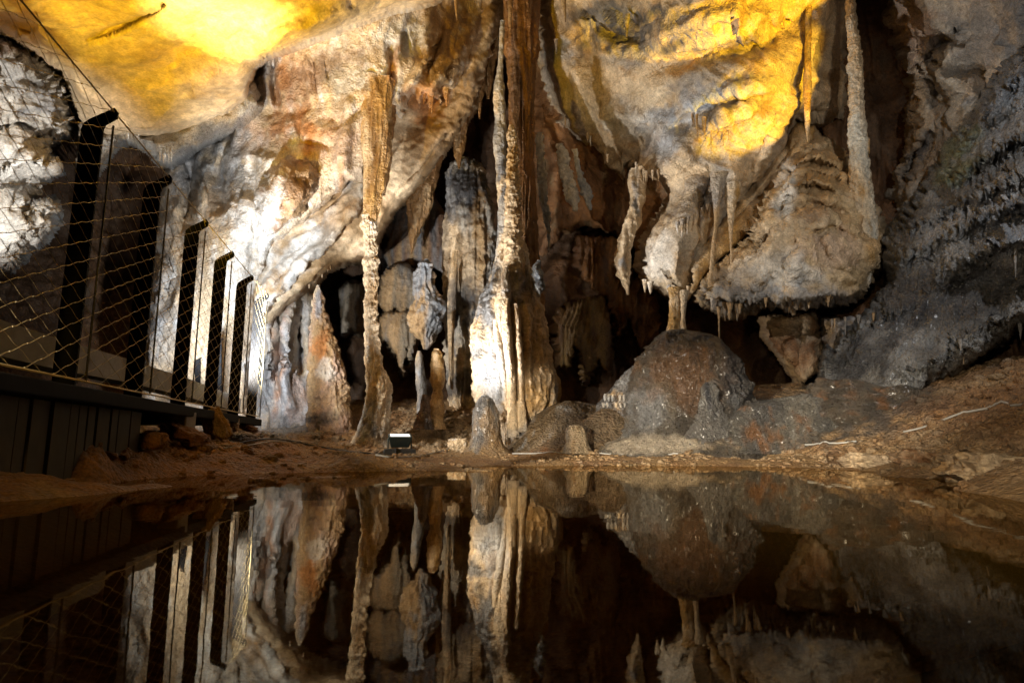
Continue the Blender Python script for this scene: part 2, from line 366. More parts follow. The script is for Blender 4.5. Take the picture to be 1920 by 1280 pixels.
# centre column
stain_or_shade(912, 565, 22, 70, 12, (.13, .135, .145), .95, ['centre']); stain_or_shade(900, 660, 18, 30, 0, (.12, .125, .135), .9, ['centre']); stain_or_shade(915, 735, 24, 40, 0, GRY, .75, ['centre']); stain_or_shade(985, 560, 22, 16, 0, DRK, .6, ['centre']); stain_or_shade(930, 700, 20, 60, 0, BLU, .5, ['centre']); stain_or_shade(975, 535, 30, 22, 0, BLU, .6, ['centre'])
stain_or_shade(1015, 650, 30, 150, 0, TAN, .7, ['centre']); stain_or_shade(1000, 820, 70, 22, 0, GRY, .6, ['centre']); stain_or_shade(935, 520, 40, 30, 0, DRK, .5, ['centre']); stain_or_shade(975, 600, 8, 60, 3, BRN, .35, ['centre']); stain_or_shade(957, 640, 5, 90, 2, TAN, .5, ['centre'])  # tan right flank is the column's shaded side put into colour
stain_or_shade(960, 470, 30, 40, 0, CRM, .8, ['centre']); stain_or_shade(1015, 740, 30, 30, 0, OCH, .6, ['centre'])
stain_or_shade(905, 770, 30, 25, 0, GRY, .8, ['stub']); stain_or_shade(915, 790, 14, 40, 0, TAN, .7, ['stub']); stain_or_shade(912, 750, 22, 10, 0, DRK, .6, ['stub'])
# right vault
stain_or_shade(1130, 30, 100, 30, 0, GRY, .8); stain_or_shade(1180, 100, 60, 25, -20, GRY, .6); stain_or_shade(1060, 60, 40, 60, 0, TAN, .7); stain_or_shade(1400, 90, 80, 18, -20, DRK, .55)  # dark band between the yellow bands is shadow put into colour
stain_or_shade(1180, 60, 110, 28, -25, DRK, .8); stain_or_shade(1100, 25, 60, 14, -30, DRK, .6); stain_or_shade(1260, 85, 40, 14, -30, DRK, .7); stain_or_shade(1240, 215, 40, 14, 30, GRY, .7); stain_or_shade(1090, 200, 60, 40, 40, (.62, .52, .38), .7); stain_or_shade(1210, 180, 60, 26, 10, (.60, .50, .36), .7); stain_or_shade(1360, 225, 50, 16, -30, (.08, .08, .09), .7); stain_or_shade(1310, 205, 60, 18, -30, (.5, .52, .56), .8); stain_or_shade(1255, 265, 20, 40, 20, (.55, .56, .58), .7); stain_or_shade(1300, 385, 60, 22, -25, GRY, .7); stain_or_shade(1290, 470, 30, 50, 0, (.5, .43, .33), .6); stain_or_shade(1330, 180, 90, 30, -25, BLU, .7); stain_or_shade(1300, 150, 60, 20, -20, GRY, .6); stain_or_shade(1050, 100, 25, 30, 0, BLU, .7)
stain_or_shade(1150, 170, 80, 40, 20, CRM, .7); stain_or_shade(1200, 210, 60, 20, 30, GRY, .4); stain_or_shade(1180, 230, 50, 30, 0, WHT, .6); stain_or_shade(1240, 250, 50, 40, -40, BLU, .5)
stain_or_shade(1290, 330, 60, 60, 0, CRM, .6); stain_or_shade(1340, 290, 50, 30, 0, GRY, .5); stain_or_shade(1330, 350, 50, 40, 0, GRY, .55); stain_or_shade(1230, 480, 30, 50, 0, WHT, .5)

stain_or_shade(1560, 320, 50, 50, 0, OCH, .6, ['flowstone_mound']); stain_or_shade(1380, 520, 60, 30, -20, GRY, .5, ['flowstone_mound']); stain_or_shade(1500, 520, 60, 26, 0, WHT, .6, ['flowstone_mound']); stain_or_shade(1520, 330, 50, 60, 0, TAN, .8, ['flowstone_mound']); stain_or_shade(1560, 470, 70, 40, 0, PNK, .5, ['flowstone_mound']); stain_or_shade(1470, 360, 20, 70, 10, WHT, .8, ['flowstone_mound']); stain_or_shade(1460, 500, 60, 40, 0, WHT, .55, ['flowstone_mound'])  # white strip on the left flank paints its lit side
stain_or_shade(1400, 560, 90, 35, 0, GRY, .85, ['flowstone_mound']); stain_or_shade(1530, 560, 80, 30, 0, BLU, .6, ['flowstone_mound']); stain_or_shade(1450, 440, 40, 40, 0, CRM, .7, ['flowstone_mound']); stain_or_shade(1530, 400, 50, 22, 0, BRN, .6, ['flowstone_mound']); stain_or_shade(1640, 460, 20, 50, 10, OCH, .6, ['flowstone_mound'])
stain_or_shade(1800, 290, 60, 50, -50, MOSS, .55, ['slope_flowstone']); stain_or_shade(1870, 260, 90, 16, -30, (.42, .42, .43), .7, ['slope_flowstone']); stain_or_shade(1850, 380, 90, 14, -28, (.42, .42, .43), .7, ['slope_flowstone']); stain_or_shade(1890, 470, 50, 30, -20, (.4, .4, .41), .7, ['slope_flowstone']); stain_or_shade(1760, 430, 60, 10, -40, (.34, .34, .35), .7, ['slope_flowstone']); stain_or_shade(1700, 560, 60, 80, 20, DRK, .8, ['slope_flowstone']); stain_or_shade(1800, 560, 100, 60, 0, DRK, .7, ['slope_flowstone']); stain_or_shade(1700, 400, 80, 40, -40, DRK, .6, ['slope_flowstone'])
stain_or_shade(1900, 420, 60, 60, 0, BLU, .5, ['slope_flowstone']); stain_or_shade(1880, 150, 60, 80, -50, BLU, .5, ['slope_flowstone']); stain_or_shade(1600, 680, 90, 40, -30, DRK, .85, ['slope_flowstone'])
stain_or_shade(1650, 620, 60, 10, -10, DRK, .6, ['slope_flowstone'])
stain_or_shade(1700, 230, 60, 80, 0, TAN, .5, ['upper_rock']); stain_or_shade(1830, 60, 70, 80, 0, GRY, .6, ['upper_rock']); stain_or_shade(1700, 60, 60, 60, 0, PNK, .6, ['upper_rock'])
# dome; dark right side and pale foot are shade and light put into colour
stain_or_shade(1300, 660, 130, 60, 0, (0.10, 0.065, 0.035), .9, ['dome']); stain_or_shade(1215, 770, 40, 60, 0, GRY, .9, ['dome']); stain_or_shade(1280, 700, 90, 60, 0, BRN, .6, ['dome']); stain_or_shade(1250, 830, 120, 18, 0, CRM, .8, ['dome', 'mound']); stain_or_shade(1390, 700, 40, 90, 0, DRK, .6, ['dome']); stain_or_shade(1100, 800, 130, 50, 0, (.12, .085, .05), .8, ['mound']); stain_or_shade(1230, 830, 100, 22, 0, (.5, .44, .36), .8, ['dome'])
# ground
stain_or_shade(1550, 775, 190, 55, 0, (0.07, 0.065, 0.06), .9, ['ground']); stain_or_shade(1700, 745, 100, 40, 0, (0.05, 0.045, 0.04), .8, ['ground']); stain_or_shade(1100, 845, 400, 14, 0, TAN, .6, ['ground'])
stain_or_shade(1850, 860, 200, 60, 0, (0.34, 0.24, 0.15), .8, ['ground']); stain_or_shade(1850, 770, 160, 50, 0, BRN, .6, ['ground']); stain_or_shade(820, 810, 90, 40, 0, (0.4, 0.31, 0.2), .8, ['ground']); stain_or_shade(560, 800, 110, 22, 0, (0.32, 0.29, 0.25), .85, ['ground'])
stain_or_shade(300, 880, 380, 60, 0, (0.30, 0.125, 0.03), .8, ['ground']); stain_or_shade(640, 800, 60, 10, 0, OCH, .7, ['ground'])

# ---- setting: back wall, ceiling, ground, water
tag(layer('cave_wall', [(-700, -500), (2600, -500), (2600, 980), (-700, 980)],
      [(-700, 200, 5.5), (0, 300, 7.5), (0, 700, 7.2), (60, 560, 8.0), (250, 400, 9.8), (250, 700, 8.5), (480, 300, 8.5), (480, 700, 8.6), (650, 600, 10.4), (650, 760, 9.6), (800, 450, 10.8), (800, 700, 9.8), (960, 150, 9.6),
       (960, 500, 9.3), (1100, 450, 8.9), (1120, 700, 8.8), (1250, 620, 8.6), (1350, 620, 8.4), (1450, 660, 8.4), (1450, 300, 7.6), (1640, 200, 7.2), (1640, 450, 7.2), (1600, 650, 6.8), (1900, 650, 5.6), (1900, 200, 6.2), (2500, 300, 4.6), (2500, 800, 4.2),
       (0, -400, 4.2), (960, -400, 5.6), (1900, -400, 4.4), (-700, 900, 4.5), (700, 900, 8.4), (1300, 900, 8.4)],
      ((0.09, .045, .02), BRN, (0.16, 0.10, 0.06)), R=0.1, r=20, fu=5, fv=0.5, famp=0.16, ramp=0.22, rfreq=1.3, jag=0, step=4.0, fine=0.02), kind='structure')
tag(layer('cave_ceiling', [(-700, -500), (1050, -500), (900, -120), (870, -30), (810, 8), (740, 25), (690, 42), (640, 60), (570, 86), (508, 104), (492, 116), (476, 128), (468, 152), (464, 185), (440, 200), (425, 218), (380, 236), (340, 250), (300, 262), (240, 262), (170, 262), (150, 215), (118, 140), (60, 95), (0, 60), (-700, -60)],
      [(-500, -100, 3.2), (0, 20, 3.9), (200, 20, 4.15), (410, -20, 3.95), (700, -20, 4.6), (1000, -300, 3.4), (0, -500, 1.9), (1000, -500, 2.6), (-500, -500, 1.6), (150, 180, 5.1), (300, 220, 5.6), (300, 120, 4.85), (480, 90, 4.75), (500, 104, 4.8), (620, 50, 4.75), (440, 190, 5.5), (740, 10, 4.9)],
      (CRM, (0.62, 0.50, 0.34), (0.5, 0.36, 0.2)), R=0.45, r=26, flow=60, fu=1.5, fv=.7, famp=0.03, ramp=0.055, rfreq=1.1, jag=2.5, mat=M_SMOOTH, fine=0.006, key='ceiling',
      folds=[([(300, 5), (230, 40), (165, 72)], 6, 0.10), ([(0, 30), (60, 60), (90, 95)], 14, 0.16), ([(500, 95), (430, 130), (330, 190), (240, 250)], 36, -0.10), ([(640, 20), (540, 60), (500, 95)], 20, -0.14)]), kind='structure')
L = {}
def thing_layer(oname, label, cat, *a, **k):
    o = layer(oname, *a, **k); tag(o, label, cat); return o
L['lobe'] = thing_layer('ceiling_ledge', 'beige ceiling lip with a white crusted tip, above the dark tunnel behind the railing', 'rock ledge',
      [(150, 232), (240, 245), (300, 250), (420, 190), (475, 150), (490, 200), (450, 240), (400, 265), (360, 288), (322, 312), (300, 302), (280, 285), (255, 268), (228, 264), (200, 300), (172, 345), (150, 350)],
      [(150, 300, 5.6), (300, 250, 5.85), (400, 220, 6.0), (470, 180, 6.1), (320, 300, 5.9)], (WHT, CRM, (0.6, .55, .45)), R=0.5, r=24, flow=-20, fu=4, famp=.03, ramp=.06, jag=4, fine=.02, mat=M_CALC)
L['leftrock'] = thing_layer('craggy_outcrop', 'pale grey craggy rock face at the far left edge, above the railing net', 'rock face',
      [(-700, -60), (0, 62), (60, 92), (112, 135), (138, 205), (132, 262), (85, 275), (105, 300), (112, 325), (80, 345), (60, 385), (100, 375), (112, 398), (100, 440), (60, 470), (30, 500), (0, 508), (-700, 560)],
      [(-700, 200, 3.4), (0, 100, 4.5), (100, 180, 5.0), (0, 300, 4.8), (90, 400, 5.2), (0, 480, 5.2), (-700, 500, 3.8)],
      ((0.5, .47, .42), WHT, GRY), R=0.6, r=50, flow=80, fu=5, fv=1, famp=.08, ramp=.13, rfreq=2.2, jag=9, fine=.03,
      folds=[([(0, 315), (60, 300), (110, 320)], 12, -.2), ([(0, 350), (60, 350), (100, 340)], 16, .3), ([(0, 240), (80, 250), (130, 260)], 10, .15)])
# big left mass
L['massA'] = thing_layer('rock_shelf', 'tan layered rock shelf slanting down to the left behind the slender column', 'rock ledge',
      [(440, 420), (480, 330), (560, 220), (660, 130), (720, 60), (800, -30), (860, -140), (940, -140), (950, -60), (935, 60), (912, 130), (892, 200), (858, 250), (815, 305), (780, 352), (738, 390), (714, 436), (697, 482), (655, 490), (615, 508), (578, 545), (530, 585), (488, 615), (462, 650), (440, 560)],
      [(480, 600, 6.75), (600, 500, 6.85), (700, 400, 6.95), (780, 300, 7.0), (860, 200, 7.15), (920, 0, 7.3), (560, 420, 6.85), (690, 470, 7.0), (760, 220, 6.95)],
      (TAN, CRM, (0.40, 0.28, 0.17)), R=0.45, r=24, flow=52, fu=9, fv=.4, famp=.035, ramp=.06, rfreq=1.2, jag=4, mat=M_SMOOTH, streak=(1, 1, 1),
      folds=[([(860, 230), (790, 310), (740, 365)], 3, .05), ([(690, 450), (650, 475), (610, 500)], 10, .06), ([(620, 360), (560, 450), (500, 560)], 30, -.08), ([(840, 160), (760, 260), (700, 330)], 26, .08)])
L['slabw'] = thing_layer('rock_slab', 'bright white slanting rock slab between the brown knob and the tan shelf', 'rock slab',
      [(655, 330), (700, 318), (694, 372), (655, 425), (610, 470), (560, 520), (505, 585), (486, 606), (478, 560), (492, 512), (530, 470), (588, 418), (625, 372)],
      [(480, 580, 6.5), (560, 490, 6.65), (640, 400, 6.7), (690, 330, 6.75), (600, 420, 6.75)], (WHT, CRM, TAN), R=0.35, r=22, flow=50, fu=5, fv=.7, famp=.05, ramp=.07, rfreq=1.6, jag=5, mat=M_SMOOTH,
      folds=[([(640, 400), (560, 480), (500, 560)], 7, .07)])
L['knob'] = thing_layer('rounded_rock', 'rounded brown knob with white crust bulging from the cream wall', 'rock knob',
      [(500, 325), (530, 300), (570, 292), (600, 305), (612, 335), (600, 372), (565, 402), (520, 440), (492, 470), (480, 440), (484, 380)],
      [(500, 330, 6.2), (560, 320, 6.05), (600, 360, 6.3), (500, 440, 6.25), (540, 370, 5.95)], (TAN, BRN, WHT), R=0.45, r=34, flow=30, fu=8, fv=1, famp=.06, ramp=.08, rfreq=2.4, jag=5, mat=M_FLOW, fine=.02)
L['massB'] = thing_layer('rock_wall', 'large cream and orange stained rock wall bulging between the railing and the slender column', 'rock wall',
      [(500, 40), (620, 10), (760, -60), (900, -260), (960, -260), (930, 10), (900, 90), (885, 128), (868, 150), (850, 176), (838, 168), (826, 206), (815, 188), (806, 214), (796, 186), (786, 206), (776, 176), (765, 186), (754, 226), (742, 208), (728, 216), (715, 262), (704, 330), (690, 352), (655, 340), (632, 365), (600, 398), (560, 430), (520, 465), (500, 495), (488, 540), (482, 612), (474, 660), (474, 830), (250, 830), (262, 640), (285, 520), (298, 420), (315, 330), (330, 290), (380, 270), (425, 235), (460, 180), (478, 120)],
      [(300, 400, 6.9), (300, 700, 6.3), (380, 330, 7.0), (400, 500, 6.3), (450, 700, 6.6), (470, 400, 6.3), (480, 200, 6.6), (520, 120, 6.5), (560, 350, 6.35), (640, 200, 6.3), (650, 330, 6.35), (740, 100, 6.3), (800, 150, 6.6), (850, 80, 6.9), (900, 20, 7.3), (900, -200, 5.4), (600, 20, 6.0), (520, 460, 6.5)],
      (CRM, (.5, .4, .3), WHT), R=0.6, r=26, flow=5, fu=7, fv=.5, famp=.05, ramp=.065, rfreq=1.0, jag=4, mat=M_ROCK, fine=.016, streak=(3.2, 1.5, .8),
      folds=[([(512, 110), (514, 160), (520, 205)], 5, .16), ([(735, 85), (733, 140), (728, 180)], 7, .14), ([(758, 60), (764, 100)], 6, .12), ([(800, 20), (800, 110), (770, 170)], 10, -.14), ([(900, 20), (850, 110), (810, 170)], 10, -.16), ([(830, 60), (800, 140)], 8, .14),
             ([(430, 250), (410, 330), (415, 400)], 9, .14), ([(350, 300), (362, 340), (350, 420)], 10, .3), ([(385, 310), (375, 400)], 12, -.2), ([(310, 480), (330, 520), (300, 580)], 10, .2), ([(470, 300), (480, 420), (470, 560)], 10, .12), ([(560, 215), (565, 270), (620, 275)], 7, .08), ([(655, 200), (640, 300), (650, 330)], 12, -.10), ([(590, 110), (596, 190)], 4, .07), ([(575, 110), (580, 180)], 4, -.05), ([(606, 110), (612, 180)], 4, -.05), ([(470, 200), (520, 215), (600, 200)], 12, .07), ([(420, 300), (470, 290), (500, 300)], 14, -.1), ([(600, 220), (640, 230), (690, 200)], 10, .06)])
L['flute'] = thing_layer('fluted_wall', 'bluish white fluted wall below the leaning shelf, right of the railing end', 'flowstone wall',
      [(440, 600), (500, 585), (555, 545), (580, 535), (596, 560), (598, 640), (600, 720), (604, 860), (440, 860)],
      [(450, 650, 7.0), (450, 800, 6.9), (540, 600, 7.35), (540, 800, 7.1), (620, 600, 8.0), (630, 800, 7.7)],
      (CRM, (0.5, .48, .47), PNK), R=0.5, r=20, flow=2, fu=6, fv=.35, famp=.16, ramp=.05, jag=4, mat=M_FLOW, streak=(3, 1, .4),
      folds=[([(500, 570), (502, 660), (500, 720)], 5, -.2), ([(520, 570), (520, 700)], 5, .25), ([(545, 560), (540, 640), (530, 700), (545, 760)], 10, -.28), ([(565, 600), (562, 700)], 8, .4), ([(480, 620), (482, 690)], 5, .2), ([(512, 600), (508, 690)], 4, -.14), ([(470, 700), (480, 790)], 20, -.1)])
# right vault
L['brown'] = thing_layer('recess_wall', 'orange brown rock wall in the recess right of the central column', 'rock wall',
      [(1000, 60), (1060, 150), (1130, 220), (1200, 280), (1290, 330), (1275, 420), (1240, 470), (1200, 480), (1150, 440), (1100, 420), (1060, 440), (1010, 480), (990, 300)],
      [(1000, 100, 8.4), (1100, 250, 8.1), (1200, 350, 7.6), (1100, 420, 8.2), (1250, 420, 7.4), (1020, 450, 8.5)],
      (BRN, (.28, .13, .045), (.22, .14, .07)), R=0.5, r=40, flow=-15, fu=3, famp=.10, ramp=.12, jag=6,  # palette darkened to carry the shadow of the recess
      folds=[([(1010, 200), (1040, 300), (1050, 400)], 12, -.2), ([(1060, 230), (1100, 330), (1120, 400)], 14, -.2)])
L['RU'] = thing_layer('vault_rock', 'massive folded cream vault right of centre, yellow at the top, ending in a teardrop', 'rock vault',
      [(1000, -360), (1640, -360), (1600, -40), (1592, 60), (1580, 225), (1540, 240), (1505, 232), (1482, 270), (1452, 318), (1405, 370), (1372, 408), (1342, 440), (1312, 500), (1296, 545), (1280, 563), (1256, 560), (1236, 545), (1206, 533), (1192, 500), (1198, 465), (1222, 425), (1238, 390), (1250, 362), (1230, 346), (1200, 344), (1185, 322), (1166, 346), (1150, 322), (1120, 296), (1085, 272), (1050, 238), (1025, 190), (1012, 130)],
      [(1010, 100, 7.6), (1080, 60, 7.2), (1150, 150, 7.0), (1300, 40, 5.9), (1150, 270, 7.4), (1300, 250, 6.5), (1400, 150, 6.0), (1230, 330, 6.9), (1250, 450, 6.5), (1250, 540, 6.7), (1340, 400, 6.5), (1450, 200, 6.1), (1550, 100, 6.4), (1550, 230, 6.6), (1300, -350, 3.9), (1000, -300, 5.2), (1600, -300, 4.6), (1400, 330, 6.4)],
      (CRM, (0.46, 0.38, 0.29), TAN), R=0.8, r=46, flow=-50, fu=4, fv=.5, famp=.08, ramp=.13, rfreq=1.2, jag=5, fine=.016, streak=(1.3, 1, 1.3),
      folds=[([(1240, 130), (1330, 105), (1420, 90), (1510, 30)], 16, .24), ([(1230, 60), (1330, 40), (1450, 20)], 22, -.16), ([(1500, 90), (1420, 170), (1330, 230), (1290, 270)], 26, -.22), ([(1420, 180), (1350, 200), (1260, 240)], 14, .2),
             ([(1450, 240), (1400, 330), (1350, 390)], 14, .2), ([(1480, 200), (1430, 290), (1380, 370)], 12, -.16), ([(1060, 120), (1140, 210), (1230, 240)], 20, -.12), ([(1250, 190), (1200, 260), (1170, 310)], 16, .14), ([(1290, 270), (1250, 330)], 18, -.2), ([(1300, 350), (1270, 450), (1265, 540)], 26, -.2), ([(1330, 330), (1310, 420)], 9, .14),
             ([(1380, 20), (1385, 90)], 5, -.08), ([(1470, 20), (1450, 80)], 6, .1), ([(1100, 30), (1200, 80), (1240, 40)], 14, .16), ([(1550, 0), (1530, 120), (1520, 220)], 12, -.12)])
L['RT'] = thing_layer('upper_rock', 'rough tan rock high in the right corner beside the tall leaning column', 'rock wall',
      [(1640, -360), (2600, -360), (2600, 500), (1920, 420), (1760, 430), (1690, 440), (1668, 360), (1690, 280), (1704, 190), (1692, 100), (1655, 40)],
      [(1660, 50, 6.4), (1700, 250, 6.6), (1700, 420, 6.7), (1850, 100, 5.6), (1850, 300, 5.9), (2400, 100, 3.6), (1800, -300, 4.2), (2500, -300, 3.0)],
      ((0.42, .33, .24), (0.5, .44, .36), GRY), R=0.6, r=36, flow=-35, fu=5, famp=.08, ramp=.17, rfreq=2.0, jag=6, fine=.03,
      folds=[([(1800, 60), (1720, 130), (1760, 190)], 14, .25), ([(1720, 140), (1820, 160), (1800, 230)], 14, -.2), ([(1740, 260), (1700, 330)], 10, .2)])
L['slope'] = thing_layer('slope_flowstone', 'dark grey diagonal flowstone slope with ribbed ledges filling the right edge', 'flowstone slope',
      [(2600, -100), (1935, 55), (1860, 150), (1800, 240), (1745, 320), (1705, 380), (1655, 440), (1662, 520), (1632, 578), (1565, 632), (1535, 665), (1530, 740), (1620, 770), (1725, 735), (1790, 700), (1850, 660), (1920, 610), (2600, 560)],
      [(1920, 100, 4.7), (1750, 350, 5.5), (1650, 520, 5.8), (1560, 700, 5.7), (1800, 500, 5.0), (1920, 400, 4.3), (1920, 590, 4.7), (1700, 700, 5.0), (2500, 300, 3.0), (1800, 640, 4.9)],
      ((0.13, .127, .125), (0.28, .28, .28), (0.19, .18, .165)), R=0.5, r=30, flow=20, fu=11, fv=.9, famp=.05, ramp=.08, rfreq=2.2, jag=7, fine=.02, mat=M_DARK, streak=(1.6, 1, 1.2),
      folds=[([(1780, 340), (1850, 290), (1990, 210)], 15, -0.108, 7), ([(1720, 420), (1800, 375), (1870, 350), (1990, 300)], 15, -0.101, 7), ([(1700, 480), (1760, 440), (1860, 395), (1990, 350)], 16, -0.108, 8), ([(1790, 500), (1850, 460), (1990, 430)], 16, -0.121, 9),
             ([(1560, 615), (1620, 600), (1690, 570)], 14, -0.108, 8), ([(1740, 560), (1830, 530), (1920, 540)], 22, 0.108), ([(1800, 630), (1860, 600), (1960, 560)], 18, -0.108, 9), ([(1700, 690), (1760, 665), (1830, 640)], 16, -0.094, 9),
             ([(1760, 380), (1745, 500), (1690, 620), (1600, 690)], 16, 0.081), ([(1780, 480), (1740, 540), (1660, 640), (1580, 690)], 28, -0.094), ([(1885, 430), (1900, 500), (1912, 570)], 11, -0.108), ([(1830, 200), (1900, 150), (1990, 110)], 22, -0.081, 9), ([(1800, 300), (1860, 240), (1990, 170)], 10, 0.067)])
L['flow'] = thing_layer('flowstone_mound', 'bulging cream flowstone mass with tiered folds, hanging over the dark hollow right of the dome', 'flowstone',
      [(1488, 262), (1530, 250), (1562, 262), (1592, 300), (1625, 360), (1650, 415), (1668, 448), (1652, 505), (1612, 556), (1560, 572), (1500, 584), (1440, 576), (1372, 592), (1335, 580), (1304, 562), (1308, 535), (1330, 505), (1366, 476), (1400, 440), (1430, 380), (1458, 332), (1474, 290)],
      [(1500, 270, 6.4), (1520, 350, 6.0), (1400, 530, 5.9), (1500, 480, 5.55), (1600, 450, 5.9), (1560, 560, 5.7), (1340, 560, 6.1)],
      (CRM, (0.50, 0.36, 0.2), TAN), R=0.7, r=42, flow=0, fu=6, fv=1.4, famp=.04, ramp=.10, rfreq=2.6, jag=7, fine=.035, mat=M_FLOW,
      folds=[([(1478, 300), (1500, 284), (1560, 282), (1594, 305)], 6, .13), ([(1480, 292), (1530, 272), (1590, 296)], 8, -.10), ([(1482, 325), (1520, 303), (1585, 326)], 6, .14), ([(1482, 315), (1520, 292), (1585, 315)], 7, -.1), ([(1480, 350), (1520, 325), (1560, 335), (1590, 355)], 6, .14), ([(1480, 372), (1515, 347), (1560, 362)], 6, .14), ([(1478, 360), (1515, 336), (1580, 355)], 8, -.1), ([(1470, 408), (1520, 380), (1590, 402)], 8, .15), ([(1520, 440), (1560, 425), (1600, 445)], 7, .14), ([(1540, 410), (1560, 470), (1590, 500)], 14, -.12), ([(1470, 420), (1440, 470), (1380, 520)], 12, -.1), ([(1450, 430), (1420, 470)], 6, .1), ([(1440, 500), (1400, 540), (1330, 560)], 14, -.14),
             ([(1500, 450), (1490, 520)], 12, -.08), ([(1300, 560), (1400, 560), (1500, 560), (1600, 545)], 14, -.12, 6)])
L['wing'] = thing_layer('flowstone_wing', 'tan slanting flowstone strip joining the yellow vault to the tiered flowstone mass', 'flowstone',
      [(1496, 225), (1530, 240), (1522, 275), (1492, 330), (1462, 385), (1436, 420), (1398, 440), (1362, 475), (1330, 512), (1296, 545), (1292, 490), (1340, 425), (1395, 365), (1445, 300), (1475, 255)],
      [(1500, 250, 6.5), (1450, 350, 6.55), (1380, 420, 6.6), (1310, 520, 6.45), (1420, 380, 6.6)], (CRM, OCH, TAN), R=0.3, r=20, flow=48, fu=7, fv=.5, famp=.05, ramp=.05, jag=5, mat=M_FLOW,
      folds=[([(1490, 270), (1430, 360), (1340, 450)], 5, .08)])
L['tan'] = thing_layer('boulder', 'tan angular boulder wedged below the flowstone mass', 'boulder',
      [(1425, 596), (1470, 585), (1528, 582), (1538, 640), (1530, 700), (1502, 722), (1480, 695), (1452, 655), (1430, 630)],
      [(1430, 600, 6.6), (1530, 600, 6.4), (1500, 700, 6.3), (1470, 650, 6.3)], (TAN, (0.36, .27, .18), BRN), R=0.5, r=20, flow=-30, fu=4, ramp=.10, rfreq=3, jag=3,
      folds=[([(1500, 600), (1495, 690)], 5, .1)])
L['tan2'] = thing_layer('rock_stump', 'small white and tan rock stump between boulder and dark slope', 'rock',
      [(1542, 600), (1600, 596), (1608, 650), (1600, 700), (1560, 712), (1535, 690)], [(1540, 600, 6.4), (1600, 620, 6.2), (1570, 700, 6.0), (1550, 650, 6.2)], (TAN, BLU, WHT), R=0.4, r=18, ramp=.08, rfreq=3, jag=3)
def curtain(label, poly, Y, pal=((0.24, .19, .13), TAN, (0.16, .14, .12)), **k):  # default palette darkened to put the dimness of the recess into colour
    c = np.array(poly).mean(0)
    a = dict(R=.12, r=6, fu=15, fv=.35, famp=.10, ramp=.05, jag=3.5, mat=M_FLOW, streak=(3, 1, .3), step=2.5); a.update(k)
    return thing_layer('flowstone_curtain', label, 'curtain', poly, [(c[0] - 30, c[1] - 30, Y), (c[0] + 30, c[1] - 30, Y), (c[0], c[1] + 40, Y + .02), (c[0], c[1], Y - .08)], pal, **a)
curtain('pale ribbed curtain with a dark cap, upper of two behind the slender column', [(716, 520), (735, 502), (765, 500), (785, 520), (783, 560), (776, 590), (765, 580), (752, 592), (740, 580), (728, 590), (716, 570)], 8.3)
curtain('pale ribbed curtain, lower of two behind the slender column', [(712, 600), (725, 585), (765, 582), (784, 600), (780, 640), (770, 690), (764, 650), (756, 700), (748, 655), (738, 665), (728, 640), (716, 640)], 8.15)
curtain('dim brown ribbed curtain deep in the left recess', [(640, 545), (655, 530), (685, 535), (690, 600), (680, 625), (660, 615), (645, 625)], 8.7)
curtain('tall dim curtain wall hanging behind the small figure formation', [(720, 400), (800, 360), (840, 420), (838, 520), (815, 500), (790, 510), (760, 495), (724, 505)], 8.8, pal=(GRY, BRN, TAN))
curtain('olive brown hanging curtain in the recess left of the dome', [(1040, 600), (1060, 575), (1130, 555), (1150, 620), (1140, 700), (1120, 670), (1100, 720), (1080, 650), (1062, 690), (1046, 680)], 8.0, pal=((.11, .055, .02), (.2, .12, .035), (0.08, .04, .02)), famp=.14)
curtain('rust coloured hanging curtain between central column and the blade', [(1080, 440), (1150, 450), (1220, 560), (1235, 620), (1200, 660), (1180, 600), (1160, 640), (1140, 560), (1110, 540), (1080, 500)], 8.1, pal=((.11, .05, .02), (.22, .1, .03), (0.07, .035, .02)), famp=.16, ramp=.12)
# ---- ground and pool
def hit_z(px, py, z):
    xc = (px - 960) / FPX; yc = -(py - 640) / FPX
    dy = CP - yc * SP; dz = SP + yc * CP
    Y = (z - CZ) / (dz / dy); return (xc * Y / dy, Y, z)
gp = []
SHORE = [(-300, 985), (0, 940), (150, 930), (300, 914), (450, 902), (600, 894), (700, 884), (860, 880), (930, 882), (1000, 873), (1200, 867), (1400, 867), (1560, 879), (1660, 893), (1790, 915), (1920, 942), (2200, 1010)]
for s in SHORE: gp.append(hit_z(*s, 0.0))
for (px, py, z) in [(960, 1180, -.3), (960, 1000, -.25), (960, 920, -.12), (500, 1100, -.3), (1500, 1100, -.3), (700, 960, -.2), (1300, 940, -.18), (1500, 960, -.2), (300, 1000, -.2), (1700, 1000, -.2), (1200, 900, -.08), (500, 940, -.07), (700, 905, -.04), (100, 980, -.12)]:
    gp.append(hit_z(px, py, z))
gp += [(-3, 0, -.2), (3, 0, .2), (0, 0, -.4), (0, -3, -.4), (-4, -3, .1), (4, -3, .4)]
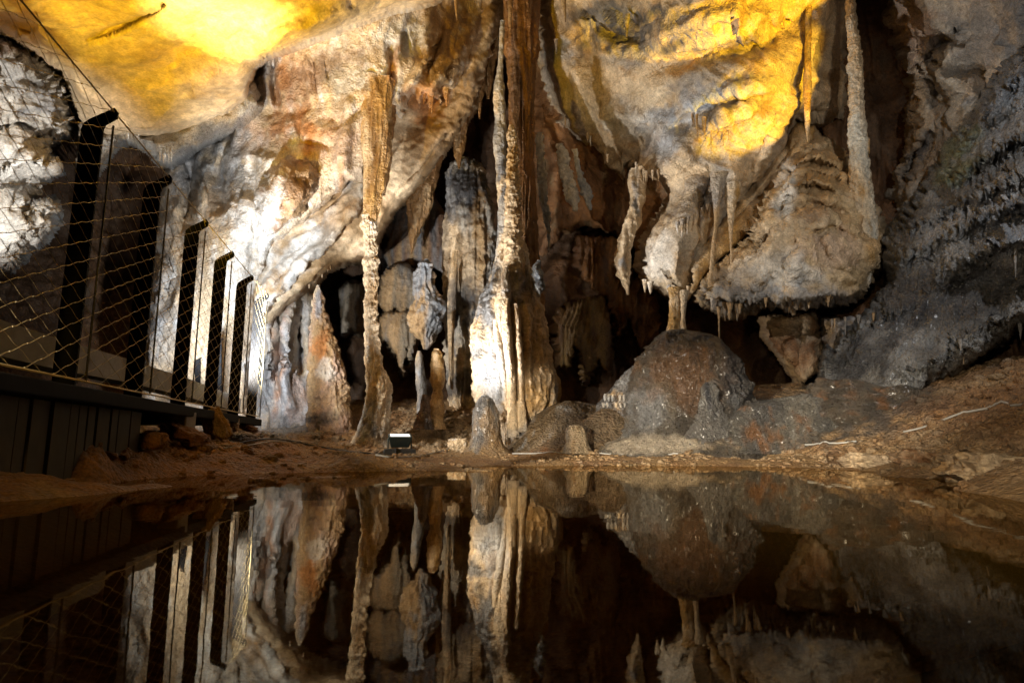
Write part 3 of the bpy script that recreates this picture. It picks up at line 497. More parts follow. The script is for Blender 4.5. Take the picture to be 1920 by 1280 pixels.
for (px, py, Y) in [(475, 822, 5.3), (400, 822, 4.2), (345, 832, 3.5), (250, 850, 2.9), (150, 862, 2.4), (0, 878, 2.0), (-200, 895, 1.7), (450, 860, 4.6), (300, 880, 2.9), (600, 858, 5.4), (700, 838, 6.3), (745, 851, 5.9), (905, 852, 6.0), (860, 850, 6.1), (950, 838, 6.7), (600, 795, 7.2), (530, 812, 6.9), (800, 775, 7.7), (860, 758, 8.2), (700, 790, 7.6), (745, 858, 4.9), (745, 868, 4.2), (600, 876, 4.2), (860, 863, 4.8), (950, 859, 5.3), (1050, 857, 5.2), (1200, 858, 4.9), (1350, 857, 4.8),
                    (1100, 845, 5.7), (1290, 850, 5.2), (1420, 842, 5.2), (1550, 805, 5.0), (1550, 748, 5.9), (1450, 745, 6.3), (1480, 860, 4.4), (1700, 790, 4.5), (1720, 725, 5.2), (1850, 800, 3.5), (1850, 705, 4.6), (1920, 872, 2.35), (1920, 800, 2.9), (1920, 702, 4.2), (2200, 820, 2.2), (2300, 700, 3.5),
                    (1700, 858, 3.7), (1790, 868, 2.9), (1620, 862, 4.1), (1000, 790, 8.0), (1150, 760, 8.4), (1300, 740, 7.6)]:
    gp.append(tuple(at(px, py, Y)))
gp += [(-1.45, 2.0, .05), (-1.58, 2.5, .08), (-1.64, 2.9, .11), (-1.4, 1.75, .03), (-1.3, 2.3, .01), (-2.6, 3.5, .12), (-3.4, 6, .2), (-5, 2, .3), (6, 4, 1.0), (0, 9.5, .7), (-3, 9, .7), (4, 8, .9)]
gz0 = tps([(x * 100, y * 100, z) for x, y, z in gp], 200.0, 1e-3)
def gz(X, Y):
    X = np.asarray(X, float); Y = np.asarray(Y, float); z = gz0(X * 100, Y * 100)
    P = np.stack([X, Y, 0 * X], -1)
    land = ss(-0.03, 0.06, z)
    z = z + (0.03 + 0.02 * land) * fbm(P * 1.8 + 4, 4) * (0.3 + land) 
    hi = ss(0.03, 0.16, z)
    z = z + (0.012 + 0.045 * hi) * land * (ridged(P * 3.4 + 9, 5, .6) - .4) + (.006 + 0.016 * hi) * land * fbm(P * 15, 3)
    return z
tt = np.linspace(-1.3, 1.3, 1200); yy = np.exp(np.linspace(math.log(0.9), math.log(10.6), 760))
T_, Y_ = np.meshgrid(tt, yy)
X_ = T_ * (Y_ + 0.6); Z_ = gz(X_, Y_)
P = np.stack([X_, Y_, Z_], -1)
idx = np.arange(P.shape[0] * P.shape[1]).reshape(P.shape[:2])
F = np.stack([idx[:-1, :-1], idx[:-1, 1:], idx[1:, 1:], idx[1:, :-1]], -1).reshape(-1, 4)
Pv = P.reshape(-1, 3)
gc = paint(Pv, (TAN, (0.33, .19, .09), (0.25, .15, .08)), 'ground', 1.2)
tag(mesh_np('ground', Pv, F, M_MUD, gc), kind='structure')
def on_ground(px, py, lift=0.0):
    Ys = np.linspace(1.2, 9, 700); Q = at_arr(np.full(700, float(px)), np.full(700, float(py)), Ys)
    g = gz(Q[:, 0], Q[:, 1]); k = np.nonzero(Q[:, 2] < g + lift)[0]
    i = k[0] if len(k) else 400
    return np.array([Q[i, 0], Q[i, 1], g[i] + lift])

wm = bpy.data.materials.new('pool_water'); wm.use_nodes = True; nt = wm.node_tree; N = nt.nodes; Lk = nt.links; N.clear()
out = N.new('ShaderNodeOutputMaterial'); mixs = N.new('ShaderNodeMixShader'); gl = N.new('ShaderNodeBsdfGlossy'); tr = N.new('ShaderNodeBsdfTransparent'); fr = N.new('ShaderNodeFresnel')
gl.inputs['Roughness'].default_value = 0.02; gl.inputs['Color'].default_value = (.80, .70, .54, 1); tr.inputs['Color'].default_value = (0.55, 0.34, 0.12, 1); fr.inputs['IOR'].default_value = 1.31
nz = N.new('ShaderNodeTexNoise'); nz.inputs['Scale'].default_value = 5; nz.inputs['Detail'].default_value = 3; tc = N.new('ShaderNodeTexCoord'); Lk.new(tc.outputs['Object'], nz.inputs['Vector'])
bp = N.new('ShaderNodeBump'); bp.inputs['Strength'].default_value = 0.02; bp.inputs['Distance'].default_value = 0.02; Lk.new(nz.outputs[0], bp.inputs['Height'])
Lk.new(bp.outputs[0], gl.inputs['Normal'])
df = N.new('ShaderNodeBsdfDiffuse'); df.inputs['Color'].default_value = (.08, .046, .007, 1); m2 = N.new('ShaderNodeMixShader'); m2.inputs[0].default_value = .45; Lk.new(tr.outputs[0], m2.inputs[1]); Lk.new(df.outputs[0], m2.inputs[2])
Lk.new(fr.outputs[0], mixs.inputs[0]); Lk.new(m2.outputs[0], mixs.inputs[1]); Lk.new(gl.outputs[0], mixs.inputs[2]); Lk.new(mixs.outputs[0], out.inputs[0])
tag(mesh_np('water', [(-9, -3, 0), (9, -3, 0), (9, 9, 0), (-9, 9, 0)], [[0, 1, 2, 3]], wm), kind='structure')

# ---- formations
def thing_col(name, label, cat, rows, Y, pal, group=None, **k):
    o = column(name, rows, Y, pal, **k); tag(o, label, cat, group); return o
P_CRM = (CRM, TAN, WHT); P_ORG = (OCH, CRM, ORG); P_GRY = (GRY, (0.3, .27, .22), DRK)
r = empty('slender_column', tuple(at(700, 838, 6.35))); tag(r, 'tall slender knobbly column from floor to ceiling beside the small floodlight', 'column')
column('shaft', [(405, 681, 702), (418, 677, 707), (428, 679, 708), (445, 683, 706), (484, 684, 707), (489, 680, 710), (498, 684, 706), (560, 683, 707), (590, 681, 708), (625, 685, 709), (680, 687, 714), (700, 688, 723), (722, 690, 732), (745, 689, 731), (768, 685, 729), (785, 679, 730), (805, 671, 729), (825, 662, 728), (850, 650, 732)], 6.35, (CRM, TAN, WHT), M_FLOW, knob=.03, kf=10, flute=.018, ff=14, drip=.014, parent=r, key='column_slender')
column('hanging_drapery', [(150, 668, 742), (168, 673, 737), (178, 671, 736), (190, 677, 734), (250, 679, 733), (300, 681, 730), (350, 680, 722), (380, 681, 715), (412, 682, 706), (424, 684, 702)], 6.35, (OCH, CRM, (0.3, .17, .06)), M_FLOW, knob=.008, flute=.05, ff=13, kz=.6, parent=r, key='column_slender')
# centre column
r = empty('central_column', tuple(at(965, 845, 6.7))); tag(r, 'huge central column, white dripping lower half and a rusty trunk rising to the ceiling', 'column')
column('base', [(380, 954, 968), (430, 949, 974), (470, 942, 984), (500, 932, 993), (530, 917, 1003), (560, 903, 1012), (600, 893, 1020), (640, 888, 1026), (680, 887, 1036), (720, 889, 1043), (748, 892, 1043), (775, 903, 1034), (798, 920, 1010), (825, 930, 998), (856, 922, 1005)], 6.7, (CRM, (.44, .4, .35), TAN), M_FLOW, flute=.06, ff=8, knob=.04, kf=5, kz=.8, drip=.022, parent=r, key='centre', grain=.006)
for i, (rows, yy0) in enumerate([([(560, 946, 956), (600, 940, 958), (650, 944, 960), (700, 950, 966), (760, 952, 970), (820, 950, 974)], 6.32), ([(570, 962, 972), (620, 966, 976), (680, 968, 982), (740, 970, 983), (810, 966, 990)], 6.34), ([(500, 944, 952), (540, 934, 958), (570, 928, 956), (610, 932, 946), (640, 936, 942)], 6.36), ([(600, 925, 935), (650, 928, 944), (690, 936, 950), (730, 944, 954)], 6.36)]):
    column('drip_ridge', rows, yy0, (CRM, (.5, .44, .36), TAN), M_FLOW, flute=.012, ff=16, knob=.014, kf=12, parent=r, key='centre')
column('knobbly_shaft', [(236, 955, 964), (250, 950, 970), (275, 952, 969), (300, 951, 972), (330, 949, 973), (360, 948, 977), (400, 946, 977), (430, 948, 978), (460, 945, 979), (490, 944, 983), (515, 944, 984), (545, 948, 979), (585, 955, 970), (620, 960, 966)], 6.5, (CRM, OCH, TAN), M_ROCK, knob=.04, kf=15, flute=.006, parent=r, key='centre')
column('grey_shaft', [(40, 938, 946), (110, 934, 944), (140, 930, 944), (160, 926, 946), (190, 924, 947), (230, 928, 948), (260, 923, 950), (300, 928, 951), (350, 932, 954), (400, 934, 956), (450, 934, 958), (500, 925, 962), (560, 915, 965)], 6.75, ((0.5, .45, .38), GRY, CRM), M_FLOW, knob=.022, kf=7, flute=.012, parent=r, key='centre')
column('rusty_trunk', [(-160, 930, 1030), (0, 944, 1012), (60, 948, 1008), (95, 940, 1012), (110, 952, 1004), (200, 957, 1000), (300, 962, 998), (400, 966, 1004), (500, 972, 1012), (640, 975, 1020)], 7.15, ((0.20, .10, .035), (0.28, .13, .04), BRN), M_FLOW, flute=.07, ff=11, knob=.02, kf=6, parent=r, key='trunk')
column('side_fin', [(690, 1015, 1036), (710, 1012, 1048), (740, 1012, 1050), (780, 1008, 1044), (820, 1000, 1036)], 6.85, (TAN, OCH, CRM), M_FLOW, flute=.03, parent=r, key='centre')
thing_col('stalagmite', 'rounded grey stub stalagmite standing at the water edge before the central column', 'stalagmite', [(741, 902, 914), (745, 897, 921), (755, 892, 928), (770, 888, 933), (790, 887, 936), (812, 886, 938), (832, 880, 944), (848, 868, 958), (862, 850, 975)], 6.05, (TAN, GRY, CRM), mat=M_CALC, knob=.02, kf=6, flute=.012, key='stub', grain=.006)
thing_col('stalagmite', 'tall orange ringed conical stalagmite beside the fluted wall', 'stalagmite', [(535, 592, 598), (550, 589, 603), (580, 586, 611), (600, 584, 617), (640, 581, 630), (680, 579, 641), (720, 580, 649), (760, 582, 654), (800, 578, 660), (830, 572, 668)], 7.0, (PNK, TAN, CRM), mat=M_FLOW, knob=.05, kf=7, flute=.014, drip=.012, key='stalagmite_orange')
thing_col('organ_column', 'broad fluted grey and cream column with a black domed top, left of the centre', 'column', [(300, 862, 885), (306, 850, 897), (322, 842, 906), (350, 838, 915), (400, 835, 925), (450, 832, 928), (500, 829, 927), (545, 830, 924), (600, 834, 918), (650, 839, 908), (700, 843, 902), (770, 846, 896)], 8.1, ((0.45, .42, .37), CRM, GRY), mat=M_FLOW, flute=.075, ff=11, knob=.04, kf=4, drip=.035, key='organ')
thing_col('hanging_rib', 'long cream rib hanging down the face of the organ like column', 'stalactite', [(470, 848, 858), (560, 838, 856), (600, 838, 852), (680, 842, 852), (730, 845, 850)], 7.6, (CRM, OCH, CRM), flute=.03, ff=14, knob=.01, key='organ')
thing_col('figure_formation', 'blue white draped formation like a stooping figure in the left recess', 'flowstone', [(486, 796, 802), (495, 788, 810), (510, 782, 813), (530, 778, 812), (548, 776, 818), (562, 780, 830), (578, 770, 834), (592, 763, 832), (605, 766, 826), (622, 774, 818), (640, 792, 808), (655, 796, 800)], 7.6, ((.2, .215, .24), TAN, GRY), mat=M_FLOW, knob=.05, kf=5, flute=.05, ff=12, drip=.03)
thing_col('stalagmite', 'small orange stalagmite on the slope under a dripping tip', 'stalagmite', [(654, 814, 824), (662, 810, 830), (685, 807, 833), (710, 806, 834), (730, 811, 829), (745, 809, 829), (765, 806, 833), (782, 808, 830), (805, 800, 838)], 6.9, (OCH, CRM, TAN), mat=M_FLOW, knob=.02, kf=9, flute=.012)
thing_col('stalagmite', 'thin grey fluted stalagmite left of the small orange one', 'stalagmite', [(658, 783, 789), (665, 780, 792), (695, 780, 796), (715, 780, 800), (745, 782, 801), (775, 780, 803)], 7.2, (GRY, CRM, BLU), mat=M_FLOW, knob=.015, kf=9, flute=.02)
thing_col('stalagmite', 'short dark brown stalagmite in front of the two thin ones', 'stalagmite', [(739, 793, 800), (748, 789, 803), (765, 788, 806), (785, 781, 808), (805, 776, 812)], 6.75, (BRN, DRK, TAN), mat=M_CALC, knob=.02, kf=9)
thing_col('stalagmite', 'knobbly pale stub stalagmite on the brown mound right of centre', 'stalagmite', [(797, 1070, 1086), (802, 1063, 1095), (815, 1062, 1098), (830, 1062, 1100), (850, 1052, 1110)], 5.55, (CRM, GRY, TAN), mat=M_CALC, knob=.02, kf=10)
thing_col('dome_stalagmite', 'big dark grainy dome shaped stalagmite right of centre', 'stalagmite', [(618, 1262, 1280), (622, 1246, 1300), (632, 1230, 1330), (650, 1212, 1358), (680, 1194, 1384), (720, 1184, 1400), (760, 1178, 1410), (800, 1178, 1424), (820, 1168, 1440), (840, 1130, 1490), (868, 1100, 1530)], 5.75, ((0.08, .065, .05), (0.14, .115, .085), (.14, .14, .14)), mat=M_CALC, knob=.10, kf=2.8, flute=.02, kz=.75, key='dome', grain=.014)
thing_col('stalagmite', 'grey crusted stump leaning on the right foot of the dark dome', 'stalagmite', [(716, 1322, 1336), (722, 1317, 1342), (745, 1313, 1348), (775, 1307, 1358), (800, 1298, 1372), (825, 1280, 1400), (850, 1250, 1440)], 5.3, ((0.16, .15, .14), (0.26, .24, .21), DRK), mat=M_CALC, knob=.03, kf=8, kz=.4, key='stump', grain=.012)
r = thing_col('terraced_mound', 'dark mound with small white ribbed terraces, at the left foot of the dome', 'flowstone', [(686, 1186, 1222), (694, 1172, 1235), (712, 1158, 1240), (735, 1140, 1250), (752, 1126, 1250), (770, 1118, 1252), (800, 1110, 1255)], 6.15, ((0.10, .09, .085), GRY, TAN), mat=M_DARK, knob=.05, kf=5, kz=.7, key='terrace')
for i in range(15):
    if i in (3, 7, 10): continue
    c = column('rib', [(738 + (i % 8) * .3, 1133 + (i % 8) * 7 - (i // 8) * 12, 1137 + (i % 8) * 7 - (i // 8) * 12), (742, 1131 + (i % 8) * 7 - (i // 8) * 12, 1138 + (i % 8) * 7 - (i // 8) * 12), (752, 1133 + (i % 8) * 7 - (i // 8) * 12, 1137 + (i % 8) * 7 - (i // 8) * 12)] if i < 8 else [(755, 1128 + (i - 8) * 8, 1134 + (i - 8) * 8), (764, 1130 + (i - 8) * 8, 1134 + (i - 8) * 8)], 5.85, (GRY, CRM, GRY), flute=.005, knob=.006); c.parent = r
thing_col('mud_mound', 'smooth brown mound between the central column and the dome', 'mound', [(752, 1062, 1085), (758, 1040, 1120), (775, 1008, 1160), (800, 985, 1210), (825, 965, 1250), (860, 940, 1300)], 6.45, ((0.13, .09, .05), (.2, .14, .08), GRY), mat=M_MUD, knob=.07, kf=2.6, flute=.0, kz=.6, key='mound', grain=.0025)
thing_col('mud_mound', 'low brown mound touching the left side of the dome', 'mound', [(766, 1128, 1150), (774, 1110, 1175), (790, 1080, 1205), (812, 1050, 1235), (830, 1020, 1270), (858, 980, 1320)], 6.0, ((0.13, .085, .045), (.2, .13, .07), BRN), mat=M_MUD, knob=.06, kf=3, flute=.0, kz=.5, key='mound', grain=.0025)
# right side
thing_col('leaning_column', 'tall pale column thickening downward, standing on the right of the flowstone mass', 'column', [(-80, 1580, 1604), (60, 1588, 1606), (80, 1589, 1612), (100, 1590, 1616), (200, 1591, 1621), (300, 1592, 1629), (350, 1592, 1636), (400, 1592, 1641), (440, 1590, 1646), (500, 1594, 1636), (540, 1600, 1630)], 5.85, (CRM, (0.5, .47, .4), OCH), lean=.35, mat=M_FLOW, knob=.03, kf=9, flute=.006, key='lean')
thing_col('stalactite', 'long thin dripping stalactite ending just above the flowstone mass', 'stalactite', [(-60, 1508, 1526), (0, 1510, 1523), (100, 1509, 1521), (160, 1506, 1522), (200, 1507, 1519), (235, 1510, 1519), (268, 1513.5, 1515.5)], 6.0, (OCH, GRY, CRM), flute=.012, knob=.012, kf=9)
r = empty('forked_column', tuple(at(1270, 628, 6.1))); tag(r, 'short yellowish column of two legs joining teardrop rock and dome', 'column')
column('leg', [(540, 1252, 1278), (560, 1256, 1276), (585, 1257, 1274), (605, 1254, 1276), (640, 1244, 1284)], 6.15, (OCH, CRM, CRM), M_FLOW, flute=.015, knob=.02, kf=11, parent=r)
column('leg', [(545, 1274, 1292), (565, 1276, 1287), (590, 1277, 1285), (612, 1275, 1286), (640, 1270, 1294)], 6.1, (CRM, OCH, CRM), M_FLOW, flute=.01, knob=.012, parent=r)
for rows, Y, lab in [
    ([(325, 1330, 1365), (380, 1337, 1350), (420, 1339, 1346), (470, 1333, 1340), (520, 1329, 1337), (540, 1327, 1341)], 6.05, 'slim curved drip column left of its twin, joining vault and flowstone'),
    ([(345, 1358, 1390), (400, 1364, 1377), (430, 1366, 1374), (470, 1369, 1373), (502, 1369.5, 1372.5)], 6.05, 'slim straight drip column right of its twin, above the flowstone'),
    ([(575, 1344, 1352), (600, 1346.5, 1350), (634, 1347, 1350)], 6.0, 'needle thin straw column under the flowstone tip, right of the forked column'),
    ([(120, 704, 742), (186, 708, 745), (250, 709, 738), (310, 710, 731), (350, 712, 726), (366, 715, 721)], 6.5, 'orange stalactite hanging just right of the slender column'),
    ([(90, 850, 892), (150, 846, 892), (196, 846, 890), (215, 848, 882), (250, 850, 874), (290, 853, 868), (316, 859, 863)], 7.7, 'fluted orange stalactite pointing at the black domed column top'),
    ([(210, 775, 850), (300, 755, 830), (358, 753, 815), (385, 762, 810), (410, 765, 803), (430, 767, 788), (455, 768, 779), (476, 770, 773)], 8.3, 'broad brown stalactite with a hooked tip in the left recess'),
    ([(-30, 848, 862), (0, 850, 860), (20, 853, 859), (38, 856, 857.5)], 6.0, 'small pointed stalactite at the top edge, above the brown drapery'),
    ([(-30, 946, 960), (0, 952, 962), (40, 953, 959), (62, 956, 958)], 6.6, 'small stalactite at the top edge before the rusty trunk'),
    ([(-30, 1046, 1064), (0, 1050, 1062), (22, 1056, 1062), (42, 1059.5, 1061)], 6.3, 'small curved stalactite at the top edge right of the trunk'),
    ([(28, 1168, 1182), (50, 1171, 1179), (72, 1173, 1176)], 6.4, 'short brown stalactite in the grey hollow of the vault'),
    ([(75, 1038, 1046), (100, 1041, 1045)], 6.9, 'tiny stalactite on the bluish edge of the vault'),
    ([(90, 890, 912), (160, 893, 908), (200, 896, 902), (222, 898, 900)], 7.6, 'brown stalactite in the dark gap left of the central column'),
    ([(0, 905, 940), (80, 905, 935), (150, 908, 925), (185, 912, 918)], 7.7, 'broad dark stalactite left of the rusty trunk'),
    ([(250, 1004, 1018), (320, 1008, 1022), (380, 1014, 1028), (430, 1024, 1032), (470, 1028, 1031)], 7.4, 'long white edged stalactite right of the rusty trunk'),
    ([(270, 1044, 1056), (310, 1050, 1068), (345, 1056, 1074), (372, 1062, 1086), (396, 1077, 1082)], 7.3, 'left one of two white jagged hanging flags'),
    ([(280, 1072, 1082), (320, 1080, 1090), (345, 1086, 1100), (368, 1092, 1108), (394, 1106, 1109)], 7.35, 'right one of two white jagged hanging flags'),
]:
    w = lab.startswith(('left one', 'right one', 'long white'))
    thing_col('stalactite' if 'column' not in lab.split(',')[0] or 'stalactite' in lab else 'drip_column', lab, 'stalactite' if 'stalactite' in lab or 'flag' in lab else 'drip column', rows, Y, (WHT, BLU, WHT) if w else (((.26, .14, .05), (.32, .16, .06), TAN) if Y > 6.4 else (CRM, TAN, OCH)), mat=M_FLOW, flute=.04 if Y > 6.4 else .006, ff=14, knob=.05 if w else .014, kf=9, drip=.03 if w else .004, kz=.5 if w else .8)
thing_col('curved_stalactite', 'curved blade of flowstone hanging alone left of the teardrop rock', 'stalactite', [(318, 1182, 1206), (340, 1178, 1204), (370, 1182, 1208), (400, 1178, 1205), (430, 1168, 1194), (460, 1157, 1183), (490, 1154, 1178), (515, 1160, 1179), (535, 1170, 1180), (552, 1175, 1179)], 6.9, (CRM, TAN, GRY), mat=M_FLOW, flute=.04, ff=9, knob=.035, drip=.02, kz=1.2)
thing_col('white_spur', 'small white crystalline spur in the dark right of the central column', 'stalagmite', [(488, 1009, 1013), (498, 1000, 1014), (512, 994, 1016), (528, 998, 1019), (545, 1002, 1019), (556, 1006, 1012)], 6.5, (WHT, BLU, DRK), mat=M_CALC, knob=.05, kf=12)

# fringes of tiny stalactites: parts of the rock they hang from
def fringe(par, pl, Y, n, lmin, lmax, w, pal=(CRM, TAN, WHT)):
    pl = np.array(pl, float); t = np.linspace(0, len(pl) - 1, n)
    for i in range(n):
        tj = np.clip(t[i] + rng.normal() * 0.9 / n * len(pl), 0, len(pl) - 1)
        x = np.interp(tj, np.arange(len(pl)), pl[:, 0]); y = np.interp(tj, np.arange(len(pl)), pl[:, 1])
        l = lmin * .6 + (lmax - lmin * .6) * rng.random() ** 1.8; ww = w * rng.uniform(.5, 1.2) * (.6 + .5 * l / lmax); y -= 4; yy = Y + rng.normal() * .04
        sx = rng.normal() * l * .04
        c = column('stalactite', [(y - 10, x - ww * .8, x + ww * .8), (y, x - ww * .5, x + ww * .5), (y + l * .6, x - ww * .26 + sx, x + ww * .26 + sx), (y + l, x - .5 + sx, x + .5 + sx)], yy, pal, M_FLOW, flute=.004, knob=.008, kf=14, res=.8)
        c.parent = par
fringe(L['RU'], [(1192, 318), (1210, 335), (1250, 330)], 6.85, 14, 10, 26, 4)
fringe(L['RU'], [(1298, 225), (1320, 235), (1350, 240), (1368, 225)], 6.2, 13, 20, 60, 7, (TAN, OCH, GRY))
fringe(L['RU'], [(1270, 430), (1290, 420), (1330, 395)], 6.3, 9, 12, 26, 6)
fringe(L['RU'], [(1200, 535), (1235, 548), (1290, 550)], 6.55, 7, 6, 16, 7)
fringe(L['RU'], [(1060, 235), (1100, 262), (1140, 305)], 7.1, 6, 8, 24, 5)
fringe(L['flow'], [(1335, 572), (1345, 578), (1375, 582), (1395, 585)], 5.95, 10, 12, 34, 8, (WHT, TAN, GRY))
fringe(L['flow'], [(1400, 572), (1500, 572), (1560, 562)], 5.78, 12, 5, 18, 9, (TAN, GRY, CRM))
fringe(L['massB'], [(770, 172), (800, 188), (830, 190), (845, 168)], 6.75, 8, 14, 36, 8, (OCH, ORG, CRM))
fringe(L['lobe'], [(300, 298), (312, 306), (322, 300)], 5.85, 6, 8, 22, 3, (WHT, WHT, CRM))
fringe(L['lobe'], [(240, 260), (262, 268)], 5.8, 3, 6, 14, 2.5, (WHT, WHT, CRM))
SP_ = ((0.22, .2, .18), GRY, TAN)
fringe(L['slope'], [(1560, 612), (1600, 606), (1650, 598), (1690, 580)], 5.55, 9, 10, 28, 7, SP_)
fringe(L['slope'], [(1790, 652), (1830, 634), (1860, 615), (1925, 590)], 4.8, 9, 20, 52, 9, ((.3, .28, .25), GRY, TAN))
fringe(L['slope'], [(1870, 470), (1900, 470), (1925, 480)], 4.4, 4, 30, 70, 9, SP_)
fringe(L['massA'], [(580, 535), (620, 500), (700, 470)], 7.1, 6, 6, 18, 5)

# ---- railing with wire net
STEEL = plain('black_painted_steel', (0.004, 0.004, 0.0045), .6, .0, nscale=60); STEEL.node_tree.nodes['Principled BSDF'].inputs['Specular IOR Level'].default_value = .15
WIRE = plain('stainless_wire', (0.75, 0.62, 0.36), .4, .3, nscale=60)
def fl(Y): return np.array([-(1.19 + .19 * Y), Y])
ux = np.array([-.19, 1.0]); ux /= np.linalg.norm(ux); nx = np.array([ux[1], -ux[0]])
def FP(Y, off, z): p = fl(Y) + nx * off; return (p[0], p[1], z)
rail = empty('railing', FP(2.2, 0, .3)); tag(rail, 'black steel railing with a diamond wire net along the walkway, at left', 'railing')
def prism(name, prof, Yc, th, mat, par):
    """plate: profile (offset, z) extruded along the railing"""
    n = len(prof); vs = []
    for s in (-th / 2, th / 2):
        p0 = fl(Yc) + ux * s
        for (o, z) in prof: q = p0 + nx * o; vs.append((q[0], q[1], z))
    fs = [list(range(n))[::-1], list(range(n, 2 * n))] + [[i, (i + 1) % n, n + (i + 1) % n, n + i] for i in range(n)]
    o = mesh_np(name, vs, fs, mat, smooth=False)
    if par: keep_parent(o, par)
    return o
posts = [1.03, 2.25, 2.86, 3.47, 4.08, 4.69, 5.30]
for Yp in posts:
    prism('post', [(-.030, .352), (.045, .352), (.045, 1.345), (.050, 1.362), (.088, 1.392), (.090, 1.415), (.078, 1.432), (-.005, 1.378), (-.025, 1.358), (-.030, 1.335)], Yp, .012, STEEL, rail)
def tubes(name, segs, rad, mat, par=None, k=5, smooth=True):
    vs = []; fs = []
    for pts in segs:
        pts = np.array(pts, float); n = len(pts); b = len(vs)
        tg = np.gradient(pts, axis=0); tg /= np.linalg.norm(tg, axis=1)[:, None] + 1e-12
        up = np.array([0, 0, 1.0]) if abs(tg[0][2]) < .9 else np.array([1.0, 0, 0])
        for i in range(n):
            a = np.cross(tg[i], up); a /= np.linalg.norm(a); c = np.cross(a, tg[i])
            for j in range(k):
                an = 2 * math.pi * j / k; vs.append(pts[i] + rad * (math.cos(an) * a + math.sin(an) * c))
        for i in range(n - 1):
            for j in range(k): fs.append([b + i * k + j, b + i * k + (j + 1) % k, b + (i + 1) * k + (j + 1) % k, b + (i + 1) * k + j])
        fs.append([b + j for j in range(k)][::-1]); fs.append([b + (n - 1) * k + j for j in range(k)])
    o = mesh_np(name, vs, fs, mat, smooth=smooth)
    if par: keep_parent(o, par)
    return o
OFF = .078; ZB, ZT = .375, 1.405; Y0, Y1 = 1.03, 5.30
segs = []; pz = .073; kk = .43; knots = []
L_ = (Y1 - Y0) / ux[1]
def npnt(s, z, w=0): p = fl(Y0) + ux * s + nx * (OFF + w); return (p[0], p[1], z)
dz = pz
hs = pz / 2 / kk       # half diamond along the railing
nS = int(L_ / hs) + 2; nZ = int((ZT - ZB) / (pz / 2)) + 1
def zz(i): return ZB + i * pz / 2
for start in range(-nZ - 1, nS + 1):
    for sg in (1, -1):
        pts = []
        for i in range(nZ + 1):
            s = (start + i) * hs if sg == 1 else (start + nZ - i) * hs
            if (start % 2) != 0 and False: continue
            if -1e-6 <= s <= L_ + 1e-6: pts.append((s, zz(i)))
        if (start % 2) == 0 and len(pts) > 1:
            q = []
            for a, b in zip(pts[:-1], pts[1:]):
                wob = .0022 * sg
                q.append(npnt(a[0] , a[1])); q.append(npnt(a[0] * .8 + b[0] * .2, a[1] * .8 + b[1] * .2 - wob)); q.append(npnt(a[0] * .2 + b[0] * .8, a[1] * .2 + b[1] * .8 + wob))
            q.append(npnt(*pts[-1])); segs.append(q)
            if sg == 1: knots += pts
tubes('wire_net', segs, .0011, WIRE, rail, 4)
kv = []; kf_ = []
for (s, z) in knots:
    c = np.array(npnt(s, z)); b = len(kv)
    for d in [(1, 0, 0), (-1, 0, 0), (0, 1, 0), (0, -1, 0), (0, 0, 1), (0, 0, -1)]: kv.append(c + .0028 * np.array(d))
    for t in [(0, 2, 4), (2, 1, 4), (1, 3, 4), (3, 0, 4), (2, 0, 5), (1, 2, 5), (3, 1, 5), (0, 3, 5)]: kf_.append([b + i for i in t])
wn = [o for o in rail.children if o.name.startswith('wire_net')][0]; kn = mesh_np('knot', kv, kf_, WIRE)
me_ = wn.data; v0 = [tuple(v.co) for v in me_.vertices]; f0 = [list(p.vertices) for p in me_.polygons]; n0 = len(v0)
v0 += [tuple(v) for v in kv]; f0 += [[i + n0 for i in f] for f in kf_]; bpy.data.objects.remove(kn)
me2 = bpy.data.meshes.new('wire_net'); me2.from_pydata(v0, [], f0); me2.materials.append(WIRE); wn.data = me2
tubes('cable', [[npnt(0, ZT + .01), npnt(L_, ZT + .01)]], .003, WIRE, rail, 6)
tubes('cable', [[npnt(0, ZB - .005), npnt(L_, ZB - .005)]], .004, WIRE, rail, 6)
for Yp in posts:
    s = (Yp - Y0) / ux[1]
    tubes('net_rod', [[npnt(s, ZB - .005), npnt(s, 1.36)]], .004, plain('rod_steel', (0.2, .18, .12), .4, .6) if Yp == posts[0] else bpy.data.materials['rod_steel'], rail, 6)
# slab, kerb, retaining wall
CONC = plain('concrete', (0.36, .34, .31), .8, nscale=14, var=.2, bump=.4)
DSL = plain('dark_steel_edge', (0.006, .006, .005), .7, nscale=20); DSL.node_tree.nodes['Principled BSDF'].inputs['Specular IOR Level'].default_value = .15
WOOD = plain('weathered_boards', (0.085, .065, .03), .75, nscale=9, var=.3, bump=.5)
def boxpath(name, A, B, offs, zs, mat):
    a0 = fl(A) + nx * offs[0]; a1 = fl(A) + nx * offs[1]; b0 = fl(B) + nx * offs[0]; b1 = fl(B) + nx * offs[1]
    vs = [(*p, z) for z in zs for p in (a0, a1, b1, b0)]
    o = mesh_np(name, vs, [[3, 2, 1, 0], [4, 5, 6, 7], [0, 1, 5, 4], [1, 2, 6, 5], [2, 3, 7, 6], [3, 0, 4, 7]], mat, smooth=False)
    bv = o.modifiers.new('bevel', 'BEVEL'); bv.width = .006; bv.segments = 2
    return o
tag(boxpath('walkway', .5, 5.36, (-1.5, .085), (.295, .35), DSL), kind='structure')
